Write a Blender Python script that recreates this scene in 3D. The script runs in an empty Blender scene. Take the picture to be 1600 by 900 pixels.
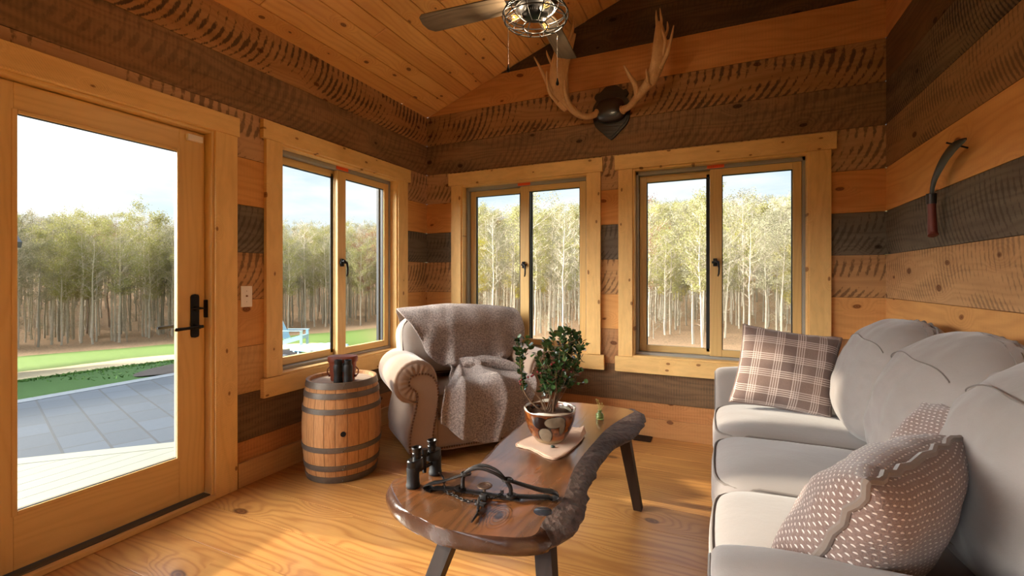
import bpy, bmesh, math, random
from mathutils import Vector, Matrix, noise
PI = math.pi
R = random.Random(7)
scene = bpy.context.scene
COL = scene.collection
# ------------------------------------------------------------------ helpers
def vec(*a): return Vector(a)
class MB:
    """collects faces; build() links them as ONE mesh object"""
    def __init__(s): s.v = []; s.f = []; s.m = []; s.r = []; s.uv = {}
    def add(s, vs, fs, mi=0, rnd=0.0, uvs=None):
        o = len(s.v); s.v += [tuple(p) for p in vs]
        for k, f in enumerate(fs):
            if uvs is not None: s.uv[len(s.f)] = [uvs[i] for i in f]
            s.f.append(tuple(i + o for i in f)); s.m.append(mi); s.r.append(rnd)
        return s
    def box(s, a, b, mi=0, ch=0.0, rnd=0.0, mp=None):
        """axis box a..b with chamfer ch, through optional map"""
        x0, y0, z0 = [min(a[i], b[i]) for i in range(3)]; x1, y1, z1 = [max(a[i], b[i]) for i in range(3)]
        c = min(ch, (x1-x0)*.45, (y1-y0)*.45, (z1-z0)*.45)
        if c <= 0:
            vs = [(x0,y0,z0),(x1,y0,z0),(x1,y1,z0),(x0,y1,z0),(x0,y0,z1),(x1,y0,z1),(x1,y1,z1),(x0,y1,z1)]
            fs = [(0,3,2,1),(4,5,6,7),(0,1,5,4),(1,2,6,5),(2,3,7,6),(3,0,4,7)]
        else:
            bm = bmesh.new()
            bmesh.ops.create_cube(bm, size=1)
            for v in bm.verts:
                v.co = Vector(((x0+x1)/2+v.co.x*(x1-x0), (y0+y1)/2+v.co.y*(y1-y0), (z0+z1)/2+v.co.z*(z1-z0)))
            bmesh.ops.bevel(bm, geom=bm.edges[:], offset=c, segments=2, affect='EDGES', profile=.6)
            bm.verts.index_update()
            vs = [v.co.copy() for v in bm.verts]; fs = [[v.index for v in f.verts] for f in bm.faces]; bm.free()
        if mp: vs = [mp(*p) for p in vs]
        return s.add(vs, fs, mi, rnd)
    def tube(s, pts, rad, n=8, mi=0, cap=True, ref=None, closed=False, rnd=0.0):
        pts = [Vector(p) for p in pts]; N = len(pts)
        if not isinstance(rad, (list, tuple)): rad = [rad]*N
        rad = [r if isinstance(r, (tuple, list)) else (r, r) for r in rad]
        if len(rad) != N:
            K = len(rad)-1; q = []
            for i in range(N):
                t = i/(N-1)*K; k = min(int(t), K-1); t -= k; q.append(tuple(rad[k][j]*(1-t)+rad[k+1][j]*t for j in (0, 1)))
            rad = q
        vs = []; fs = []; up = Vector(ref) if ref is not None else None; pn = None
        for i, p in enumerate(pts):
            if closed: t = pts[(i+1) % N]-pts[i-1]
            else: t = pts[min(i+1, N-1)]-pts[max(i-1, 0)]
            if t.length < 1e-9: t = Vector((0,0,1))
            t.normalize()
            if up is not None: a = up - t*up.dot(t)
            elif pn is not None: a = pn - t*pn.dot(t)
            else:
                a = Vector((0,0,1)) if abs(t.z) < .9 else Vector((1,0,0)); a = a - t*a.dot(t)
            if a.length < 1e-6: a = t.orthogonal()
            a.normalize(); pn = a; b = t.cross(a)
            r = rad[i]; ra, rb = (r if isinstance(r, (tuple, list)) else (r, r))
            for k in range(n):
                w = 2*PI*k/n; vs.append(p + a*(math.cos(w)*ra) + b*(math.sin(w)*rb))
        M = N if closed else N-1
        for i in range(M):
            j = (i+1) % N
            for k in range(n):
                l = (k+1) % n; fs.append((i*n+k, j*n+k, j*n+l, i*n+l))
        if cap and not closed:
            fs.append(tuple(range(n))[::1]); fs.append(tuple((N-1)*n+k for k in range(n))[::-1])
        return s.add(vs, fs, mi, rnd)
    def lathe(s, prof, n=32, o=(0,0,0), mi=0, mp=None, close=False):
        vs = []; fs = []; N = len(prof)
        for (r, z) in prof:
            for k in range(n):
                w = 2*PI*k/n; vs.append((o[0]+r*math.cos(w), o[1]+r*math.sin(w), o[2]+z))
        for i in range(N-1):
            for k in range(n):
                l = (k+1) % n; fs.append((i*n+k, i*n+l, (i+1)*n+l, (i+1)*n+k))
        if mp: vs = [mp(*p) for p in vs]
        return s.add(vs, fs, mi)
    def ball(s, c, r, n=8, m=6, mi=0, sc=(1,1,1)):
        vs = []; fs = []
        for i in range(m+1):
            t = PI*i/m
            for k in range(n):
                w = 2*PI*k/n
                vs.append((c[0]+r*sc[0]*math.sin(t)*math.cos(w), c[1]+r*sc[1]*math.sin(t)*math.sin(w), c[2]+r*sc[2]*math.cos(t)))
        for i in range(m):
            for k in range(n):
                l = (k+1) % n; fs.append((i*n+k, (i+1)*n+k, (i+1)*n+l, i*n+l))
        return s.add(vs, fs, mi)
    def extr(s, poly, mp, d0, d1, mi=0, ch=0.0):
        """extrude 2D poly; mp(a, d, b) maps to 3D; ch = chamfer by shrinking ends"""
        n = len(poly); cx = sum(p[0] for p in poly)/n; cy = sum(p[1] for p in poly)/n
        vs = []
        def ring(d, k):
            for i, p in enumerate(poly):
                if k:
                    a = Vector(poly[i-1]); b = Vector(poly[(i+1) % n]); t = (b-a).normalized(); q = (p[0]-t.y*k, p[1]+t.x*k)
                else: q = p
                vs.append(mp(q[0], d, q[1]))
        sg = 1 if d1 > d0 else -1
        rs = [(d0, ch), (d0+sg*ch, 0), (d1-sg*ch, 0), (d1, ch)] if ch else [(d0, 0), (d1, 0)]
        for d, k in rs: ring(d, k)
        fs = [tuple(range(n))[::-1], tuple((len(rs)-1)*n+i for i in range(n))]
        for j in range(len(rs)-1):
            for i in range(n):
                l = (i+1) % n; fs.append((j*n+i, j*n+l, (j+1)*n+l, (j+1)*n+i))
        return s.add(vs, fs, mi)
    def build(s, name, mats=None, parent=None, smooth=0.6, sub=0, bake=None):
        me = bpy.data.meshes.new(name); me.from_pydata([tuple(p) for p in s.v], [], s.f)
        if mats is not None:
            for m in (mats if isinstance(mats, (list, tuple)) else [mats]): me.materials.append(m)
        me.polygons.foreach_set('material_index', s.m)
        if any(s.r):
            at = me.attributes.new('rnd', 'FLOAT', 'FACE'); at.data.foreach_set('value', s.r)
        if s.uv:
            ul = me.uv_layers.new(name='UVMap')
            for fi, us in s.uv.items():
                p = me.polygons[fi]
                for k, li in enumerate(p.loop_indices): ul.data[li].uv = us[k]
        bm = bmesh.new(); bm.from_mesh(me); bmesh.ops.recalc_face_normals(bm, faces=bm.faces[:]); bm.to_mesh(me); bm.free()
        if smooth:
            me.polygons.foreach_set('use_smooth', [True]*len(me.polygons))
            if smooth < 3: me.set_sharp_from_angle(angle=smooth)
        o = bpy.data.objects.new(name, me); COL.objects.link(o)
        if sub:
            md = o.modifiers.new('sub', 'SUBSURF'); md.levels = sub; md.render_levels = sub
        if parent is not None:
            o.parent = parent
            if bake is None: bake = True
        return o
def tag(o, label=None, cat=None, group=None, kind=None):
    if label: o['label'] = label
    if cat: o['category'] = cat
    if group: o['group'] = group
    if kind: o['kind'] = kind
    return o
def empty(name, loc=(0,0,0), rz=0.0, **k):
    o = bpy.data.objects.new(name, None); COL.objects.link(o); o.location = loc; o.rotation_euler = (0,0,rz); o.empty_display_size = .1
    return tag(o, **k)
def copy_tree(o, parent=None):
    c = o.copy(); COL.objects.link(c)
    if parent is not None: c.parent = parent
    for ch in list(o.children): copy_tree(ch, c)
    return c
def crom(P, n=8, closed=False):
    P = [Vector(p) for p in P]; out = []; N = len(P)
    for i in range(N if closed else N-1):
        if closed: a, b, c, d = P[i-1], P[i], P[(i+1) % N], P[(i+2) % N]
        else: a, b, c, d = P[max(i-1,0)], P[i], P[i+1], P[min(i+2,N-1)]
        for k in range(n):
            t = k/n; out.append(.5*((2*b)+(c-a)*t+(2*a-5*b+4*c-d)*t*t+(3*b-a-3*c+d)*t**3))
    if not closed: out.append(P[-1])
    return out
def fbm(p, s=1.0, o=3): return noise.fractal(Vector(p)*s, 1.0, 2.0, o)
# soft superellipsoid cushion, local axes; returns MB
def cushion(mb, c, size, n=5, crown=.12, seg=14, mi=0, wr=0.0, seed=0, mp=None, shape=None):
    hx, hy, hz = [q/2 for q in size]; idx = {}; vs = []; fs = []
    def vid(p):
        k = (round(p[0],5), round(p[1],5), round(p[2],5))
        if k in idx: return idx[k]
        x, y, z = p; q = (abs(x)**n+abs(y)**n+abs(z)**n)**(1/n)
        x, y, z = x/q, y/q, z/q
        zz = z*(1+crown*(1-min(1,x*x))*(1-min(1,y*y)))
        P = Vector((x*hx, y*hy, zz*hz))
        if shape: P = Vector(shape(P.x, P.y, P.z, x, y, z))
        if wr:
            d = fbm((P.x+seed, P.y, P.z), 5.0)*wr + fbm((P.x+seed+9, P.y*2.5, P.z*2), 9.0)*wr*.4
            P += Vector((x, y, z)).normalized()*d
        P += Vector(c); idx[k] = len(vs); vs.append(mp(*P) if mp else tuple(P)); return idx[k]
    g = [math.tan((-1+2*i/seg)*PI/4*.92)/math.tan(PI/4*.92) for i in range(seg+1)]
    for ax in range(3):
        for sg in (-1, 1):
            for i in range(seg):
                for j in range(seg):
                    q = []
                    for (a, b) in ((i,j),(i+1,j),(i+1,j+1),(i,j+1)):
                        p = [0,0,0]; p[ax] = sg; p[(ax+1)%3] = g[a]; p[(ax+2)%3] = g[b]; q.append(vid(p))
                    fs.append(q if sg > 0 else q[::-1])
    mb.add(vs, fs, mi); return mb
def ring_path(c, size, zf, n=5, k=48):
    """perimeter of the cushion() shape at height fraction zf"""
    hx, hy, hz = [q/2 for q in size]; out = []
    rr = (1-abs(zf)**n)**(1/n)
    for i in range(k):
        w = 2*PI*i/k; x, y = math.cos(w), math.sin(w); q = (abs(x)**n+abs(y)**n)**(1/n)
        out.append(Vector((c[0]+x/q*rr*hx, c[1]+y/q*rr*hy, c[2]+zf*hz)))
    return out
# ------------------------------------------------------------------ materials
class NT:
    def __init__(s, name):
        s.m = bpy.data.materials.new(name); s.m.use_nodes = True; s.t = s.m.node_tree; s.t.nodes.clear()
        s.out = s.n('ShaderNodeOutputMaterial')
    def n(s, t, **k):
        x = s.t.nodes.new(t)
        for a, b in k.items(): setattr(x, a, b)
        return x
    def l(s, a, b): s.t.links.new(a, b)
    def put(s, sock, v):
        if isinstance(v, bpy.types.NodeSocket): s.l(v, sock)
        elif v is not None: sock.default_value = v
    def math(s, op, a, b=None, c=None, clamp=False):
        x = s.n('ShaderNodeMath', operation=op, use_clamp=clamp); s.put(x.inputs[0], a)
        if b is not None: s.put(x.inputs[1], b)
        if c is not None: s.put(x.inputs[2], c)
        return x.outputs[0]
    def mix(s, f, a, b, mode='MIX'):
        x = s.n('ShaderNodeMix', data_type='RGBA', blend_type=mode); x.clamp_factor = True
        s.put(x.inputs[0], f); s.put(x.inputs[6], c4(a)); s.put(x.inputs[7], c4(b)); return x.outputs[2]
    def ramp(s, v, lo, hi, a=0.0, b=1.0):
        x = s.n('ShaderNodeMapRange', interpolation_type='SMOOTHSTEP'); s.put(x.inputs[0], v)
        x.inputs[1].default_value = lo; x.inputs[2].default_value = hi; x.inputs[3].default_value = a; x.inputs[4].default_value = b
        return x.outputs[0]
    def obj(s): return s.n('ShaderNodeTexCoord').outputs['Object']
    def xyz(s, v):
        x = s.n('ShaderNodeSeparateXYZ'); s.l(v, x.inputs[0]); return x.outputs
    def comb(s, a, b, c=0.0):
        x = s.n('ShaderNodeCombineXYZ'); s.put(x.inputs[0], a); s.put(x.inputs[1], b); s.put(x.inputs[2], c); return x.outputs[0]
    def noise(s, v, sc=1.0, det=2.0, rough=.5, dist=0.0):
        x = s.n('ShaderNodeTexNoise'); s.put(x.inputs['Vector'], v); x.inputs['Scale'].default_value = sc
        x.inputs['Detail'].default_value = det; x.inputs['Roughness'].default_value = rough; x.inputs['Distortion'].default_value = dist
        return x.outputs[0]
    def vor(s, v, sc=1.0, feat='F1', out='Distance', rnd=1.0):
        x = s.n('ShaderNodeTexVoronoi', feature=feat); s.put(x.inputs['Vector'], v); x.inputs['Scale'].default_value = sc
        if 'Randomness' in x.inputs: x.inputs['Randomness'].default_value = rnd
        return x.outputs[out]
    def bump(s, h, st=.3, d=.01, nrm=None):
        x = s.n('ShaderNodeBump'); s.put(x.inputs['Height'], h); x.inputs['Strength'].default_value = st; x.inputs['Distance'].default_value = d
        if nrm is not None: s.l(nrm, x.inputs['Normal'])
        return x.outputs[0]
    def bsdf(s, col, rough=.6, metal=0.0, normal=None, spec=.5, coat=0.0, coatr=.1, sheen=0.0, sub=0.0):
        b = s.n('ShaderNodeBsdfPrincipled'); s.put(b.inputs['Base Color'], c4(col)); s.put(b.inputs['Roughness'], rough)
        b.inputs['Metallic'].default_value = metal; b.inputs['Specular IOR Level'].default_value = spec
        b.inputs['Coat Weight'].default_value = coat; b.inputs['Coat Roughness'].default_value = coatr
        b.inputs['Sheen Weight'].default_value = sheen; b.inputs['Sheen Roughness'].default_value = .5
        if normal is not None: s.l(normal, b.inputs['Normal'])
        s.l(b.outputs[0], s.out.inputs[0]); return s.m
def c4(c):
    if isinstance(c, (tuple, list)) and len(c) == 3: return (c[0], c[1], c[2], 1.0)
    return c
def S(r, g, b):
    """sRGB 0-255 to linear"""
    f = lambda x: (x/255/12.92) if x/255 <= .04045 else ((x/255+.055)/1.055)**2.4
    return (f(r), f(g), f(b))
def dk(c, k): return tuple(x*k for x in c)
def plain(name, col, rough=.6, metal=0.0, var=.12, sc=8.0, bump=0.0, bsc=60, **k):
    t = NT(name); o = t.obj(); n = t.noise(o, sc, 3)
    c = t.mix(n, dk(col, 1-var), dk(col, 1+var))
    nr = t.bump(t.noise(o, bsc, 3), bump, .004) if bump else None
    return t.bsdf(c, rough, metal, nr, **k)
def wood(name, base, dark, u='X', v='Z', marks=0.0, mcol=(.03,.02,.015), vc=0.0, step=.04, RAD=.42, flip=1, kerf=0.0, kscale=160, blotch=.35,
         bcol=None, knots=.6, grain=.5, rough=.6, gfreq=28, coat=0.0, seed=0.0, wave=0.0, kcol=None, spec=.35, kdens=1.0, kerfd=0.0, tint=.45):
    def lift(c): L = .3*c[0]+.6*c[1]+.1*c[2]; return tuple(min(.95, (x*.93+L*.07)*k) for x, k in zip(c, (1.12, 1.20, 1.06)))
    base, dark = lift(base), lift(dark)
    t = NT(name); X = t.xyz(t.obj()); ax = {'X': X[0], 'Y': X[1], 'Z': X[2]}
    at = t.n('ShaderNodeAttribute', attribute_name='rnd').outputs['Fac']
    U = t.math('ADD', ax[u], t.math('MULTIPLY', at, 37.0)); U = t.math('ADD', U, seed)
    V = t.math('ADD', ax[v], t.math('MULTIPLY', at, 5.0))
    # knots
    kv = t.comb(t.math('MULTIPLY', U, 2.5*kdens), t.math('MULTIPLY', V, 4.6*kdens), t.math('MULTIPLY', at, 11.0))
    kvn = t.n('ShaderNodeVectorMath', operation='ADD'); t.l(kv, kvn.inputs[0])
    nn = t.n('ShaderNodeTexNoise'); nn.inputs['Scale'].default_value = 2.2; t.l(t.comb(U, V, at), nn.inputs['Vector'])
    vm = t.n('ShaderNodeVectorMath', operation='SCALE'); t.l(nn.outputs['Color'], vm.inputs[0]); vm.inputs['Scale'].default_value = .35
    t.l(vm.outputs[0], kvn.inputs[1])
    kd = t.n('ShaderNodeTexVoronoi', feature='F1', voronoi_dimensions='2D'); t.l(kvn.outputs[0], kd.inputs['Vector']); kd.inputs['Scale'].default_value = 1.0
    kdist = kd.outputs['Distance']; kr = t.xyz(kd.outputs['Color'])[0]
    gate = t.math('GREATER_THAN', kr, 1-knots)
    ksz = t.math('MULTIPLY', kr, .082)
    kin = t.math('MULTIPLY', t.ramp(t.math('SUBTRACT', kdist, ksz), -.02, .015, 1.0, 0.0), gate)
    near = t.math('MULTIPLY', t.ramp(kdist, .0, .38, 1.0, 0.0), gate)
    # grain
    lo = t.noise(t.comb(t.math('MULTIPLY', U, .9), t.math('MULTIPLY', V, 5.0), at), 1.0, 2)
    ph = t.math('ADD', t.math('MULTIPLY', V, gfreq), t.math('MULTIPLY', lo, 7.0+wave*10))
    ph = t.math('ADD', ph, t.math('MULTIPLY', near, 4.0))
    g1 = t.math('SINE', t.math('MULTIPLY', ph, 6.2832)); g1 = t.math('MULTIPLY_ADD', g1, .5, .5); g1 = t.math('POWER', g1, 2.0)
    g2 = t.noise(t.comb(t.math('MULTIPLY', U, 3.0), t.math('MULTIPLY', V, 120.0), at), 1.0, 3)
    g = t.math('ADD', t.math('MULTIPLY', g1, .55), t.math('MULTIPLY', g2, .5))
    col = t.mix(t.math('MULTIPLY', g, grain), base, dark)
    bl = t.noise(t.comb(t.math('MULTIPLY', U, 2.0), t.math('MULTIPLY', V, 6.0), at), 1.0, 4, .6)
    col = t.mix(t.math('MULTIPLY', t.ramp(bl, .42, .68), blotch), col, bcol or dark)
    # per board tint
    col = t.mix(t.math('MULTIPLY', t.math('FRACT', t.math('MULTIPLY', at, 17.3)), tint if not marks and not kerf else .2), col, t.mix(.5, col, dark))
    h = t.math('MULTIPLY', g, .25)
    if kerf:
        ks = t.math('SINE', t.math('MULTIPLY', t.math('ADD', U, t.math('MULTIPLY', V, kerfd)), kscale*2)); ks = t.math('MULTIPLY_ADD', ks, .5, .5)
        kn = t.ramp(t.noise(t.comb(t.math('MULTIPLY', U, 9.0), t.math('MULTIPLY', V, 26.0), at), 1.0, 4, .7), .42, .62)
        kk = t.math('MULTIPLY', ks, t.math('MULTIPLY_ADD', kn, .8, .2))
        col = t.mix(t.math('MULTIPLY', kk, kerf), col, t.mix(.75, col, mcol)); h = t.math('SUBTRACT', h, t.math('MULTIPLY', kk, .6*kerf))
    if marks:
        dv = t.math('SUBTRACT', V, vc); arc = t.math('SQRT', t.math('MAXIMUM', t.math('SUBTRACT', RAD*RAD, t.math('MULTIPLY', dv, dv)), 0.0001))
        p = t.math('ADD', U, t.math('MULTIPLY', arc, flip)); wob = t.noise(t.comb(U, V, 3.0), 3.0, 2)
        p = t.math('ADD', p, t.math('MULTIPLY', wob, .018))
        w = t.math('SINE', t.math('MULTIPLY', p, 6.2832/step)); w = t.math('MULTIPLY_ADD', w, .5, .5)
        rag = t.noise(t.comb(t.math('MULTIPLY', U, 90.0), t.math('MULTIPLY', V, 30.0), 1.0), 1.0, 3, .7)
        area = t.noise(t.comb(t.math('MULTIPLY', U, 2.2), t.math('MULTIPLY', V, 8.0), 5.0), 1.0, 2)
        th = t.math('ADD', w, t.math('MULTIPLY', t.math('SUBTRACT', rag, .5), 1.9)); th = t.math('ADD', th, t.math('MULTIPLY', t.math('SUBTRACT', area, .5), 3.0))
        mk = t.math('MULTIPLY', t.ramp(th, .66, 1.12), marks)
        col = t.mix(mk, col, mcol); h = t.math('SUBTRACT', h, t.math('MULTIPLY', mk, .5))
    kc = kcol or tuple(x*y for x, y in zip(dark, (.34, .22, .16)))
    col = t.mix(t.math('MULTIPLY', near, .22), col, dark)
    ring = t.math('SINE', t.math('MULTIPLY', kdist, 160.0)); ring = t.math('MULTIPLY_ADD', ring, .12, .82)
    col = t.mix(t.math('MULTIPLY', kin, ring), col, kc)
    nr = t.bump(h, .5, .004)
    return t.bsdf(col, rough, 0, nr, spec=spec, coat=coat, coatr=.22)
def glass(name, tint=(.97,.985,.98), refl=.004):
    t = NT(name); tr = t.n('ShaderNodeBsdfTransparent'); tr.inputs[0].default_value = c4(tint)
    gl = t.n('ShaderNodeBsdfGlossy'); gl.inputs['Roughness'].default_value = .02
    lw = t.n('ShaderNodeLayerWeight'); lw.inputs[0].default_value = .25
    f = t.math('MULTIPLY_ADD', t.math('POWER', lw.outputs['Facing'], 3.0), .10, refl)
    mx = t.n('ShaderNodeMixShader'); t.l(f, mx.inputs[0]); t.l(tr.outputs[0], mx.inputs[1]); t.l(gl.outputs[0], mx.inputs[2])
    t.l(mx.outputs[0], t.out.inputs[0]); return t.m
def fabric(name, col, rough=.9, fine=420, nap=.12, sheen=.3, wr=.0, var=.10):
    t = NT(name); o = t.obj(); a = t.noise(o, 3.5, 4, .6); b = t.noise(o, fine, 2)
    c = t.mix(a, dk(col, 1-var), dk(col, 1+var)); c = t.mix(t.math('MULTIPLY', b, nap*2), c, dk(col, .7))
    h = t.math('ADD', t.math('MULTIPLY', b, .25), t.math('MULTIPLY', t.noise(o, 38, 3), .5+wr))
    return t.bsdf(c, rough, 0, t.bump(h, .35, .004), spec=.15, sheen=sheen)
LOBE, BASE, EXPO, SUNW, FANW = 24.0, .58, 1.05, 4.0, 2.6
# ------------------------------------------------------------------ room shell
W, D0, FY = 3.63, 0.0, -6.4            # room width, back wall Y, front wall Y
SL = .364; PH = math.atan(SL); H0 = 2.833
mB = lambda u, w, z: (u, w, z)          # back wall frame: u = X, w = outwards
mL = lambda u, w, z: (-w, u, z)         # left wall frame: u = Y
mR = lambda u, w, z: (W + w, u, z)      # right wall frame
mF = lambda u, w, z: (u, FY - w, z)
TAN, ORG, DRK, GRY = S(186,134,90), S(206,138,74), S(112,82,60), S(96,84,76)
MK = S(52,42,36)
def row_mats(side, u, flip):
    v = 'Z'; out = {}
    def z(r): return 2.84 - .286*r - .143
    spec = {
     -4: dict(base=S(90,62,42), dark=S(48,32,22), kerf=.3),
     -3: dict(base=S(104,72,48), dark=S(58,40,28), kerf=.3),
     -2: dict(base=S(92,66,46), dark=S(46,32,24), kerf=.35, marks=.3),
     -1: dict(base=S(200,134,76), dark=S(158,96,50), kerf=.12),
      0: dict(base=S(178,126,84), dark=S(138,92,58), marks=.8, step=.050),
      1: dict(base=S(140,102,74), dark=S(74,52,38), kerf=.34, marks=.3, step=.06, bcol=S(170,124,86)),
      2: dict(base=S(186,140,106), dark=S(146,104,74), marks=.6, step=.05),
      3: dict(base=S(208,144,82), dark=S(172,108,56), kerf=.08),
      4: dict(base=S(112,96,86), dark=S(70,58,50), marks=.5, step=.04, bcol=S(80,66,58)),
      5: dict(base=S(184,134,92), dark=S(142,96,62), marks=.6, step=.045),
      6: dict(base=S(204,142,84), dark=S(168,108,60), kerf=.08),
      7: dict(base=S(196,146,98), dark=S(160,112,70), kerf=.14, marks=.1),
      8: dict(base=S(120,88,64), dark=S(70,50,38), kerf=.5, bcol=S(62,46,36)),
      9: dict(base=S(186,122,74), dark=S(150,92,52), kerf=.25),
    }
    if side == 'back':
        spec[0] = dict(base=S(170,120,80), dark=S(120,80,50), marks=.75, step=.058)
        spec[7] = dict(base=S(168,118,82), dark=S(128,84,56), marks=.25, kerf=.1)
        spec[3] = dict(base=S(206,138,76), dark=S(168,100,50), kerf=.05)
    if side == 'right':
        spec[0] = dict(base=S(116,80,52), dark=S(70,48,32), kerf=.15)
        spec[1] = dict(base=S(120,92,70), dark=S(56,42,32), marks=.9, step=.026)
        spec[2] = dict(base=S(158,112,76), dark=S(120,82,54), marks=.5, step=.03)
        spec[3] = dict(base=S(222,158,94), dark=S(192,124,66), kerf=.05)
        spec[5] = dict(base=S(190,140,100), dark=S(150,104,70), marks=.4, step=.035)
    for r, k in spec.items():
        out[r] = wood('%s_board_%d' % (side, r+4), u=u, v=v, vc=z(r)+.15, flip=-1, RAD=.345 if side == 'left' else .42, mcol=MK, seed=r*3.7+{'left':0,'back':11,'right':23,'front':31}[side], knots=.55, gfreq=20, rough=.75, spec=.2, **k)
    return out
dark_back = plain('wall_cavity', S(40,30,24), .9)
def wall(side, mp, u0, u1, holes, u, flip=1, slope=None, ztop=2.84, rows=range(0, 10)):
    mats = row_mats(side, u, flip); ml = [dark_back]; mb = MB(); bands = []
    for r in rows:
        z1 = 2.84-.286*r; z0 = max(z1-.286, 0.0)
        ml.append(mats[r]); bands.append((z0+.0015, z1-.0015, 0, .02, len(ml)-1))
    bands.append((0, ztop, .0205, .16, 0))
    for (z0, z1, w0, w1, mi) in bands:
        us = sorted({u0, u1} | {x for h in holes for x in (h[0], h[1]) if u0 < x < u1})
        zs = sorted({z0, z1} | {x for h in holes for x in (h[2], h[3]) if z0 < x < z1})
        for a, b in zip(us, us[1:]):
            run = []
            for c, d in zip(zs, zs[1:]):
                if any(h[0] <= (a+b)/2 <= h[1] and h[2] <= (c+d)/2 <= h[3] for h in holes): continue
                if slope:
                    def top(x): return H0 + SL*x + .004
                    if d > top(a):
                        xs = max(a, min(b, (c-H0)/SL))       # where the slope passes this band
                        if top(b) <= c: continue
                        poly = [(xs, c), (b, c)]
                        if top(b) >= d: poly += [(b, d), (min(b, max(a, (d-H0)/SL)), d)]
                        else: poly += [(b, top(b))]
                        if xs <= a: poly += [(a, top(a))]
                        q = [poly[0]]
                        for p in poly[1:]:
                            if (Vector(p)-Vector(q[-1])).length > 1e-4: q.append(p)
                        if len(q) > 2: mb.extr(q, lambda x, dd, y: mp(x, dd, y), w0, w1, mi)
                        continue
                mb.box((a, w0, c), (b, w1, d), mi, mp=mp)
    o = mb.build('wall_'+side, ml, smooth=0); tag(o, kind='structure'); return o
WIN1 = (-1.66, -.47, .62, 2.135); DOOR = (-3.04, -2.093, 0, 2.09); WINX = (-5.7, -3.5, .62, 2.135)
WIN2 = (.40, 1.625, .62, 2.135); WIN3 = (1.994, 3.2, .62, 2.135)
wall('left', mL, FY, 0, [WIN1, DOOR, WINX], 'Y', -1)
wall('back', mB, 0, W, [WIN2, WIN3], 'X', 1, slope=True, ztop=4.2, rows=range(-4, 10))
wall('right', mR, FY, 0, [], 'Y', 1, ztop=4.2, rows=range(-4, 10))
wall('front', mF, 0, W, [(.4, 3.2, .6, 2.35)], 'X', 1, slope=True, ztop=4.2, rows=range(-4, 10))
# --- floor: wide pine planks along X
fm = [wood('floor_pine', S(200,142,76), S(146,84,36), u='X', v='Y', gfreq=26, wave=.15, grain=.85, blotch=.35, knots=.42, kdens=.62, rough=.3, coat=.35, kcol=S(78,40,22), spec=.5)]
mb = MB(); y = FY
while y < 0:
    w = .25; x = 0.0
    for (a, b) in ((0, W),):
        mb.box((a, y+.0008, -.03), (b, min(y+w, 0)-.0008, 0), 0, ch=.0015, rnd=R.random())
    y += w
mb.box((0, FY, -.06), (W, 0, -.0301))
tag(mb.build('floor', fm, smooth=0), kind='structure')
# --- ceiling: narrow V-groove pine boards running to the back wall
cm = wood('ceiling_pine', S(232,172,102), S(186,114,54), u='Y', v='X', tint=.95, gfreq=22, grain=.5, blotch=.25, knots=.62, kdens=1.2, rough=.38, kcol=S(92,44,20), spec=.4, coat=.15)
def mC(s_, y_, n_): return (s_*math.cos(PH)-n_*math.sin(PH), y_, H0+s_*math.sin(PH)+n_*math.cos(PH))
mb = MB(); s_ = 0.0; LS = W/math.cos(PH); bw = .133
while s_ < LS:
    y = FY
    while y < 0:
        L = R.choice([1.9, 2.6, 3.4, 4.2]); y2 = min(0.0, y+L)
        if 0-y2 < .4: y2 = 0.0
        mb.box((s_+.0013, y+.0004, 0), (min(s_+bw, LS)-.0013, y2-.0004, .02), 0, ch=.009, rnd=R.random()*.97+.01, mp=mC)
        y = y2
    s_ += bw
mb.box((0, FY, .021), (LS, .12, .2), 0, mp=mC)
tag(mb.build('ceiling', cm, smooth=0), kind='structure')
# --- trims
TRB, TRD = S(226,178,116), S(194,138,78)
trimH = {'left': wood('casing_left_h', TRB, TRD, u='Y', v='Z', gfreq=16, grain=.35, knots=.55, kdens=1.9, kerf=.20, kscale=300, kerfd=.7, rough=.6, blotch=.15),
         'back': wood('casing_back_h', TRB, TRD, u='X', v='Z', gfreq=16, grain=.35, knots=.55, kdens=1.9, kerf=.26, kscale=300, kerfd=.7, rough=.6, blotch=.15, seed=4)}
trimV = {'left': wood('casing_left_v', TRB, TRD, u='Z', v='Y', gfreq=16, grain=.35, knots=.55, kdens=1.7, kerf=.20, kscale=300, kerfd=.7, rough=.6, blotch=.15),
         'back': wood('casing_back_v', TRB, TRD, u='Z', v='X', gfreq=16, grain=.35, knots=.55, kdens=1.7, kerf=.24, kscale=300, kerfd=.7, rough=.6, blotch=.15, seed=9)}
basew = {'left': wood('baseboard_left_wood', S(196,146,96), S(158,106,62), u='Y', v='Z', grain=.3, knots=.4, kerf=.1),
         'back': wood('baseboard_back_wood', S(190,128,78), S(156,98,54), u='X', v='Z', grain=.3, knots=.4, kerf=.1)}
for nm, mp, a, b, k in (('baseboard_left', mL, -1.955, -.02, 'left'), ('baseboard_back', mB, 0, W, 'back'), ('baseboard_right', mR, FY, -.02, 'left')):
    mb = MB(); mb.box((a, -.02, 0), (b, -.0005, .145), 0, ch=.003, mp=mp); tag(mb.build(nm, basew[k], smooth=0), kind='structure')
smoothH = {'left': wood('sash_left_h', S(214,170,112), S(186,138,84), u='Y', v='Z', grain=.4, knots=0, gfreq=30, rough=.4, blotch=.1),
           'back': wood('sash_back_h', S(206,164,108), S(178,134,82), u='X', v='Z', grain=.4, knots=0, gfreq=30, rough=.4, blotch=.1)}
smoothV = {'left': wood('sash_left_v', S(214,170,112), S(186,138,84), u='Z', v='Y', grain=.4, knots=0, gfreq=30, rough=.4, blotch=.1),
           'back': wood('sash_back_v', S(206,164,108), S(178,134,82), u='Z', v='X', grain=.4, knots=0, gfreq=30, rough=.4, blotch=.1)}
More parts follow.
